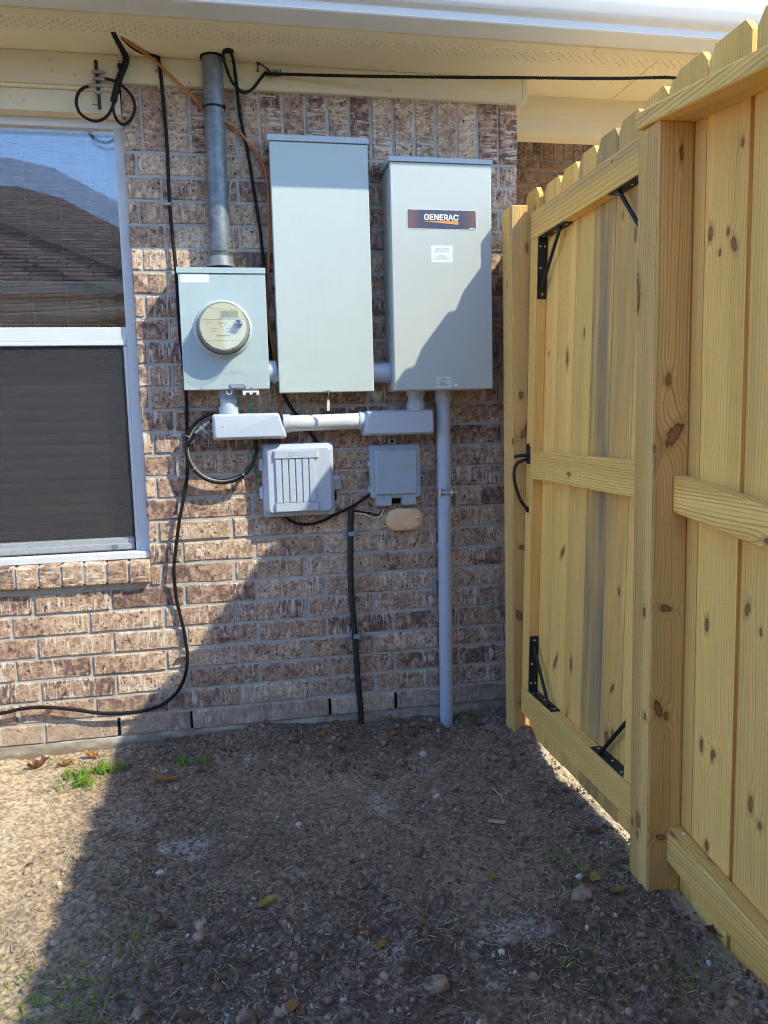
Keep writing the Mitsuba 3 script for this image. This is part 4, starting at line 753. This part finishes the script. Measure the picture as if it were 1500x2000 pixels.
for (x, y, L_, W_, yaw, c, k, mt, lab) in (
    (.428, -.298, .090, .034, .15, .35, 'lobed', 'leaf_orange', 'lobed orange dead leaf on the dirt left of centre near the wall'),
    (.740, -.985, .066, .022, .65, .25, 'plain', 'leaf_yellow', 'narrow yellow dead leaf on the dirt at centre left'),
    (.985, -1.190, .050, .020, .75, .2, 'plain', 'leaf_orange', 'smooth orange brown oval leaf nearest the camera'),
    (.500, -1.020, .048, .040, .3, .5, 'lobed', 'leaf_brown', 'dark brown curled leaf beside the shadow edge'),
    (.545, -1.140, .032, .016, -.5, .3, 'plain', 'leaf_brown', 'small brown leaf just in front of the dark curled leaf'),
    (.640, -1.085, .036, .018, -.3, .4, 'plain', 'leaf_brown', 'reddish brown leaf right of the dark curled leaf'),
    (1.310, -1.020, .040, .026, 1.1, .2, 'plain', 'leaf_olive', 'olive green leaf on the dirt in front of the gate'),
    (1.640, -.905, .050, .040, .4, .45, 'plain', 'leaf_brown', 'rust brown leaf under the near end of the gate'),
    (1.560, -1.085, .042, .030, .7, .3, 'plain', 'leaf_yellow', 'mustard yellow leaf left of the hinge post'),
    (1.590, -1.150, .045, .026, .1, .3, 'plain', 'leaf_olive', 'yellow olive leaf at the foot of the hinge post'),
    (1.745, -1.315, .055, .028, -1.0, .35, 'plain', 'leaf_brown', 'orange brown leaf wedged below the bottom rail of the fence'),
    (1.235, -.128, .042, .024, .9, .3, 'plain', 'leaf_orange', 'orange leaf on the dirt between duct and vertical conduit'),
    (1.245, -.262, .050, .014, 1.4, .35, 'plain', 'leaf_orange', 'thin orange leaf standing on edge below the vertical conduit'),
    (1.345, -.120, .030, .020, .3, .4, 'plain', 'leaf_brown', 'small brown leaf left of the vertical conduit'),
    (1.555, -.130, .055, .030, -.2, .5, 'lobed', 'leaf_brown', 'brown leaf between the vertical conduit and the latch post'),
    (.975, -.100, .040, .018, 1.0, .4, 'plain', 'leaf_orange', 'orange leaf beside the foot of the black duct'),
    (.880, -.115, .035, .016, .6, .4, 'plain', 'leaf_brown', 'brown leaf left of the black duct against the bricks'),
    (.770, -.128, .050, .016, 1.2, .35, 'plain', 'leaf_orange', 'long rusty leaf standing at the wall below the ribbed box'),
    (1.130, -.410, .060, .018, -.15, .3, 'plain', 'leaf_brown', 'long dull brown leaf on the dirt in the middle'),
    (.820, -.285, .032, .016, .5, .3, 'plain', 'leaf_orange', 'small tan leaf among pale clods at centre'),
    (.000, -.085, .075, .045, .5, .8, 'lobed', 'leaf_brown', 'curled dark leaf against the footing at the far left'),
    (.165, -.060, .060, .035, -.4, .7, 'lobed', 'leaf_orange', 'curled tan leaf against the footing in the sun'),
    (.090, -.095, .060, .028, .2, .5, 'lobed', 'leaf_orange', 'flat tan leaf in the sun at the foot of the wall'),
    (.115, -.690, .018, .010, .3, .2, 'plain', 'leaf_brown', 'tiny brown leaf on the sunlit dirt'),
    (.775, -1.335, .040, .026, .9, .3, 'plain', 'leaf_orange', 'orange leaf at the bottom edge left of centre'),
    (.560, -1.310, .040, .020, -.2, .3, 'plain', 'leaf_brown', 'dark folded leaf on the dirt at the lower left')):
    solo('dead_leaf', place(leaf_mesh(L_, W_, c, k, np.random.default_rng(len(used))), x, y, yaw, .12 * rng.normal(), .006, .15 * rng.normal()), mt, lab, 'leaf', 'dead leaves scattered on the dirt', smooth=True)
def clod_mesh(r, seed, sub=2, flat=.7):
    m = trimesh.creation.icosphere(sub, 1.0); v = m.vertices; d = .55 + .9 * meshkit.fbm(v * 1.4 + seed * 3.1, 3, seed)
    m.vertices = v * d[:, None] * r * [1, .9, flat]; return m
for i, (x, y, r, lab) in enumerate(((.545, -.230, .020, 'large pale clod of dirt beside the grass near the wall'), (.425, -.715, .014, 'tan lump of dirt in the left half of the shade'), (.680, -1.340, .022, 'pale lump of dirt at the bottom edge left of centre'),
        (1.015, -1.270, .020, 'grey white lump of dirt beside the oval leaf'), (1.500, -1.135, .026, 'rounded brown clod left of the hinge post'), (1.300, -.305, .014, 'pale grey clod below the vertical conduit'), (1.150, -.865, .012, 'round brown pebble at the centre of the dirt'), (.470, -1.275, .020, 'tan angular clod at the lower left'),
        (1.075, -1.345, .026, 'broad flat pale clod at the bottom edge of the picture'), (1.015, -.330, .016, 'pale crumbly clod in the middle near the wall'))):
    solo('dirt_clod', clod_mesh(r, 40 + i, 3).apply_translation((x, y, float(gz(x, y)) + r * .25)), 'clod', lab, 'clod', 'larger clods of dirt', smooth=True)
solo('wood_chip', place(hull([(a, b, c) for a, b in ((-.025, -.004), (.024, -.006), (.026, .004), (-.022, .005)) for c in (0, .006)]), 1.405, -.775, -.42, 0, .004), 'twig', 'pale splinter of wood lying on the dirt before the gate', 'wood chip')
solo('straw_stalk', tube([(1.46 + .01 * math.sin(t * 3), -.68 + .11 * t, float(gz(1.46, -.68 + .11 * t)) + .006) for t in np.linspace(0, 1, 9)], .0028, 6, .01, .006), 'twig', 'dry pale stalk standing out on the dirt near the gate', 'stalk', smooth=True)
# small clods in one mass, with thicker heaps by the wall, the shadow edge and the hinge post
lib = [clod_mesh(1.0, s, 1, .75) for s in range(6)]; lib0 = [clod_mesh(1.0, 90 + s, 0, .8) for s in range(5)]
vs, fs, n0 = [], [], 0
Nc = 24000
cx = rng.uniform(-.55, 1.80, Nc); cy = -1.72 * rng.uniform(0.012, 1, Nc) ** .9
dens = meshkit.fbm(np.stack([cx * 3.1, cy * 3.1, 0 * cx], -1), 3, 77)
keep = (dens + rng.uniform(-.25, .25, Nc)) > .42 + .16 * np.clip((.25 - cx) / .2, 0, 1)
for hx_, hy_, sx_, sy_, nn in ((.92, -.22, .22, .10, 1500), (.45, -.20, .12, .07, 350), (.58, -1.20, .18, .14, 900), (1.58, -1.12, .10, .14, 700), (1.62, -.55, .07, .25, 600), (1.25, -.12, .30, .05, 600), (1.0, -1.28, .25, .12, 700)):
    hxs, hys = rng.normal(hx_, sx_, nn), np.minimum(rng.normal(hy_, sy_, nn), -.012)
    ok = hxs < 1.74; cx, cy, keep = np.r_[cx, hxs[ok]], np.r_[cy, hys[ok]], np.r_[keep, np.ones(ok.sum(), bool)]
for x, y in zip(cx[keep], cy[keep]):
    r = .0015 + .0024 * rng.pareto(2.9); r = min(r, .013)
    m = (lib if r > .005 else lib0)[rng.integers(0, 5)]
    R = trimesh.transformations.random_rotation_matrix(rng.uniform(size=3))[:3, :3]
    v = (m.vertices * r * rng.uniform(.8, 1.25, 3)) @ R.T + [x, y, float(0)]
    vs.append(v); fs.append(m.faces + n0); n0 += len(v)
cl = np.vstack(vs); ctr = np.repeat(np.c_[cx[keep], cy[keep]], [len(v) for v in vs], 0)
cl[:, 2] += gz(ctr[:, 0], ctr[:, 1]) + .0015
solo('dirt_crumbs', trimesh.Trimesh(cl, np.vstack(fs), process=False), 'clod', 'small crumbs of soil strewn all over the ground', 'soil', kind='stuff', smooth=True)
def blades(spots, r, flat=False):
    """Thin curved blades: (x, y, length, yaw, lean, width)."""
    k = 5; t = np.linspace(0, 1, k); V_, F_ = [], []
    for a, (x, y, l, yw, lean, w) in enumerate(spots):
        z = float(gz(x, y)); d = np.array([math.cos(yw), math.sin(yw), 0]); s = np.array([-d[1], d[0], 0]); cv = r.uniform(-.35, .35)
        c = np.array([x, y, z - .002]) + np.outer(l * np.sin(lean * t ** 1.3) * t ** .8, d) + np.outer(l * np.cos(lean * t ** 1.2) * t * (1 - .15 * t), [0, 0, 1]) + np.outer(cv * l * t ** 2, s) * .6
        if flat: c = np.array([x, y, z + .0015]) + np.outer(l * (t - .5), d) + np.outer(.5 * cv * l * np.square(t - .5), s) + np.outer(r.uniform(.001, .005) * (t - .3 * r.random()) + .002, [0, 0, 1])
        wd = (w * (1 - t ** 2) + .0003)[:, None] * (s + np.array([0, 0, .3])) * .5
        V_.append(np.vstack([c - wd, c + wd])); b = a * 2 * k; q = np.arange(k - 1)
        F_.append(np.vstack([np.c_[b + q, b + q + 1, b + k + q + 1], np.c_[b + q, b + k + q + 1, b + k + q]]))
    return trimesh.Trimesh(np.vstack(V_), np.vstack(F_), process=False)
def tuft(x, y, n, sp, l, lean=(.25, 1.2), w=.0062):
    return [(x + sp * rng.normal(), y + sp * .7 * rng.normal(), l * rng.uniform(.5, 1.15), rng.uniform(0, 6.28), rng.uniform(*lean), w * rng.uniform(.6, 1.2)) for _ in range(n)]
tufts = tuft(.150, -.190, 55, .026, .055) + tuft(.215, -.165, 55, .024, .052) + tuft(.165, -.260, 50, .024, .05) + tuft(.085, -.270, 7, .015, .035) + tuft(.28, -.17, 9, .014, .05)
solo('sunlit_grass', blades(tufts, rng), 'grass_green', 'patch of bright green grass in the sun at the foot of the wall', 'grass', kind='stuff', smooth=True)
t2 = tuft(.480, -.165, 22, .020, .048) + tuft(.530, -.185, 12, .018, .04); solo('shaded_grass', blades(t2, rng), 'grass_green', 'patch of green grass in the shade right of the sunlit grass', 'grass', kind='stuff', smooth=True)
sp = []
for x, y, n, s in ((.56, -.13, 6, .03), (.30, -.78, 12, .05), (.36, -.80, 8, .04), (.42, -.76, 8, .03), (.38, -1.03, 36, .07), (.28, -1.17, 60, .06), (.30, -1.28, 70, .07), (.35, -1.22, 40, .05), (.22, -1.12, 24, .04), (.24, -1.33, 40, .06), (.55, -.95, 14, .06), (.70, -.93, 8, .05), (.66, -1.22, 8, .05), (1.52, -.98, 34, .04), (1.55, -1.06, 20, .04), (1.18, -1.13, 14, .05), (1.33, -1.36, 30, .06), (1.58, -1.42, 26, .05), (1.45, -1.30, 14, .05), (.60, -.55, 6, .05), (.75, -.7, 8, .08), (.95, -.68, 5, .05), (.33, -.22, 8, .02), (.40, -.17, 6, .02), (.90, -1.1, 6, .06)):
    sp += tuft(x, y, n, s, .030, (.5, 1.4), .0032)
solo('grass', blades(sp, rng), 'grass_green', 'sparse short green grass blades sprouting from the dirt', 'grass', kind='stuff', smooth=True)
sp = []
for _ in range(4200):
    x, y = rng.uniform(-.5, 1.74), -1.7 * rng.uniform(.03, 1) ** .75
    if meshkit.fbm(np.array([x * 2.6, y * 2.6, 4.0]), 3, 5) + rng.uniform(-.2, .2) + .12 * (-y) > .53: sp.append((x, y, rng.uniform(.008, .034), rng.uniform(0, 6.28), rng.uniform(1.38, 1.6), rng.uniform(.0010, .0026)))
for x, y, n in ((1.45, -1.12, 18), (1.30, -1.26, 26), (1.52, -1.24, 14), (1.25, -1.10, 14), (.52, -1.06, 10), (.60, -.90, 10), (1.55, -1.0, 12), (.98, -1.03, 10)): sp += tuft(x, y, n, .04, .036, (1.3, 1.6), .0021)
for x, y, n in ((.06, -.06, 40), (.16, -.07, 30), (-.05, -.08, 30), (.23, -.05, 14), (1.2, -.10, 16), (1.0, -.08, 14)): sp += tuft(x, y, n, .035, .040, (1.2, 1.6), .0036)
solo('dry_grass', blades(sp, rng, True), 'straw', 'dry straw coloured grass bits lying on the dirt', 'dry grass', kind='stuff', smooth=True)

# ------------------------------------------------------------------ house opposite (seen in the window)
nb = thing('neighbour_house', 'brown brick house with a shingled hip roof opposite, seen reflected in the window', 'house')
rz = lambda y: 2.48 + .5 * (-5.2 - y)
def slab(pts, t=.06):
    a = np.array(pts, float); return hull(np.vstack([a, a - [0, 0, t]]))
part(nb, 'roof', slab([(-9, -5.2, rz(-5.2)), (1.15, -5.2, rz(-5.2)), (-.75, -8.67, rz(-8.67)), (-1.98, -10.85, rz(-10.85)), (-2.82, -11.58, rz(-11.58)), (-5.5, -10.4, rz(-10.4)), (-9, -9.0, rz(-9.0))]), 'shingle')
part(nb, 'roof', slab([(-9, -5.08, rz(-5.2) + .03), (.02, -5.08, rz(-5.2) + .03), (-1.95, -7.18, rz(-7.2) + .10), (-3.2, -8.3, rz(-8.3) + .10), (-9, -8.3, rz(-8.3) + .10)], .05), 'shingle')
for i in range(14):
    t0 = i / 14; a = np.array([-.02, -5.12, rz(-5.2) + .05]); b = np.array([-2.6, -7.85, rz(-7.85) + .15]); c0 = a + (b - a) * t0; c1 = a + (b - a) * (t0 + .083)
    part(nb, 'ridge_cap', hull([c0 + [-.10, .10, .0], c0 + [.10, -.10, 0], c0 + [0, 0, .05], c1 + [-.10, .10, .0], c1 + [.10, -.10, 0], c1 + [0, 0, .035]]), 'shingle_plain')
part(nb, 'vent_pipe', cyl((-.45, -6.6, rz(-6.6)), (-.45, -6.6, rz(-6.6) + .30), .04, 12), 'dull_zinc')
part(nb, 'gutter', cb(-9, 1.2, -5.08, -4.97, 2.36, 2.49, .02), 'trim_cream'); part(nb, 'fascia', cb(-9, 1.15, -5.24, -5.13, 2.24, 2.40, .005), 'trim_cream'); part(nb, 'soffit', cb(-9, 1.15, -5.64, -5.20, 2.26, 2.28, .005), 'trim_soffit')
def nb_col(p, n, uv):
    r = dr.floor(p.z / .0776); x = p.x / .254 + .5 * (r - 2 * dr.floor(r / 2)); q = dr.floor(x); e = dr.maximum(smoothstep(.86, .9, p.z / .0776 - r), smoothstep(.95, .97, x - q))
    return mix(mi.Color3f(.26, .15, .11) * (.7 + .6 * cell_rand(r, q)), (.34, .32, .30), e)
mat('brick_far', principled(proc(nb_col), .9, spec=.2))
part(nb, 'wall', blk(-9, .6, -12, -5.64, -.6, 2.6), 'brick_far')
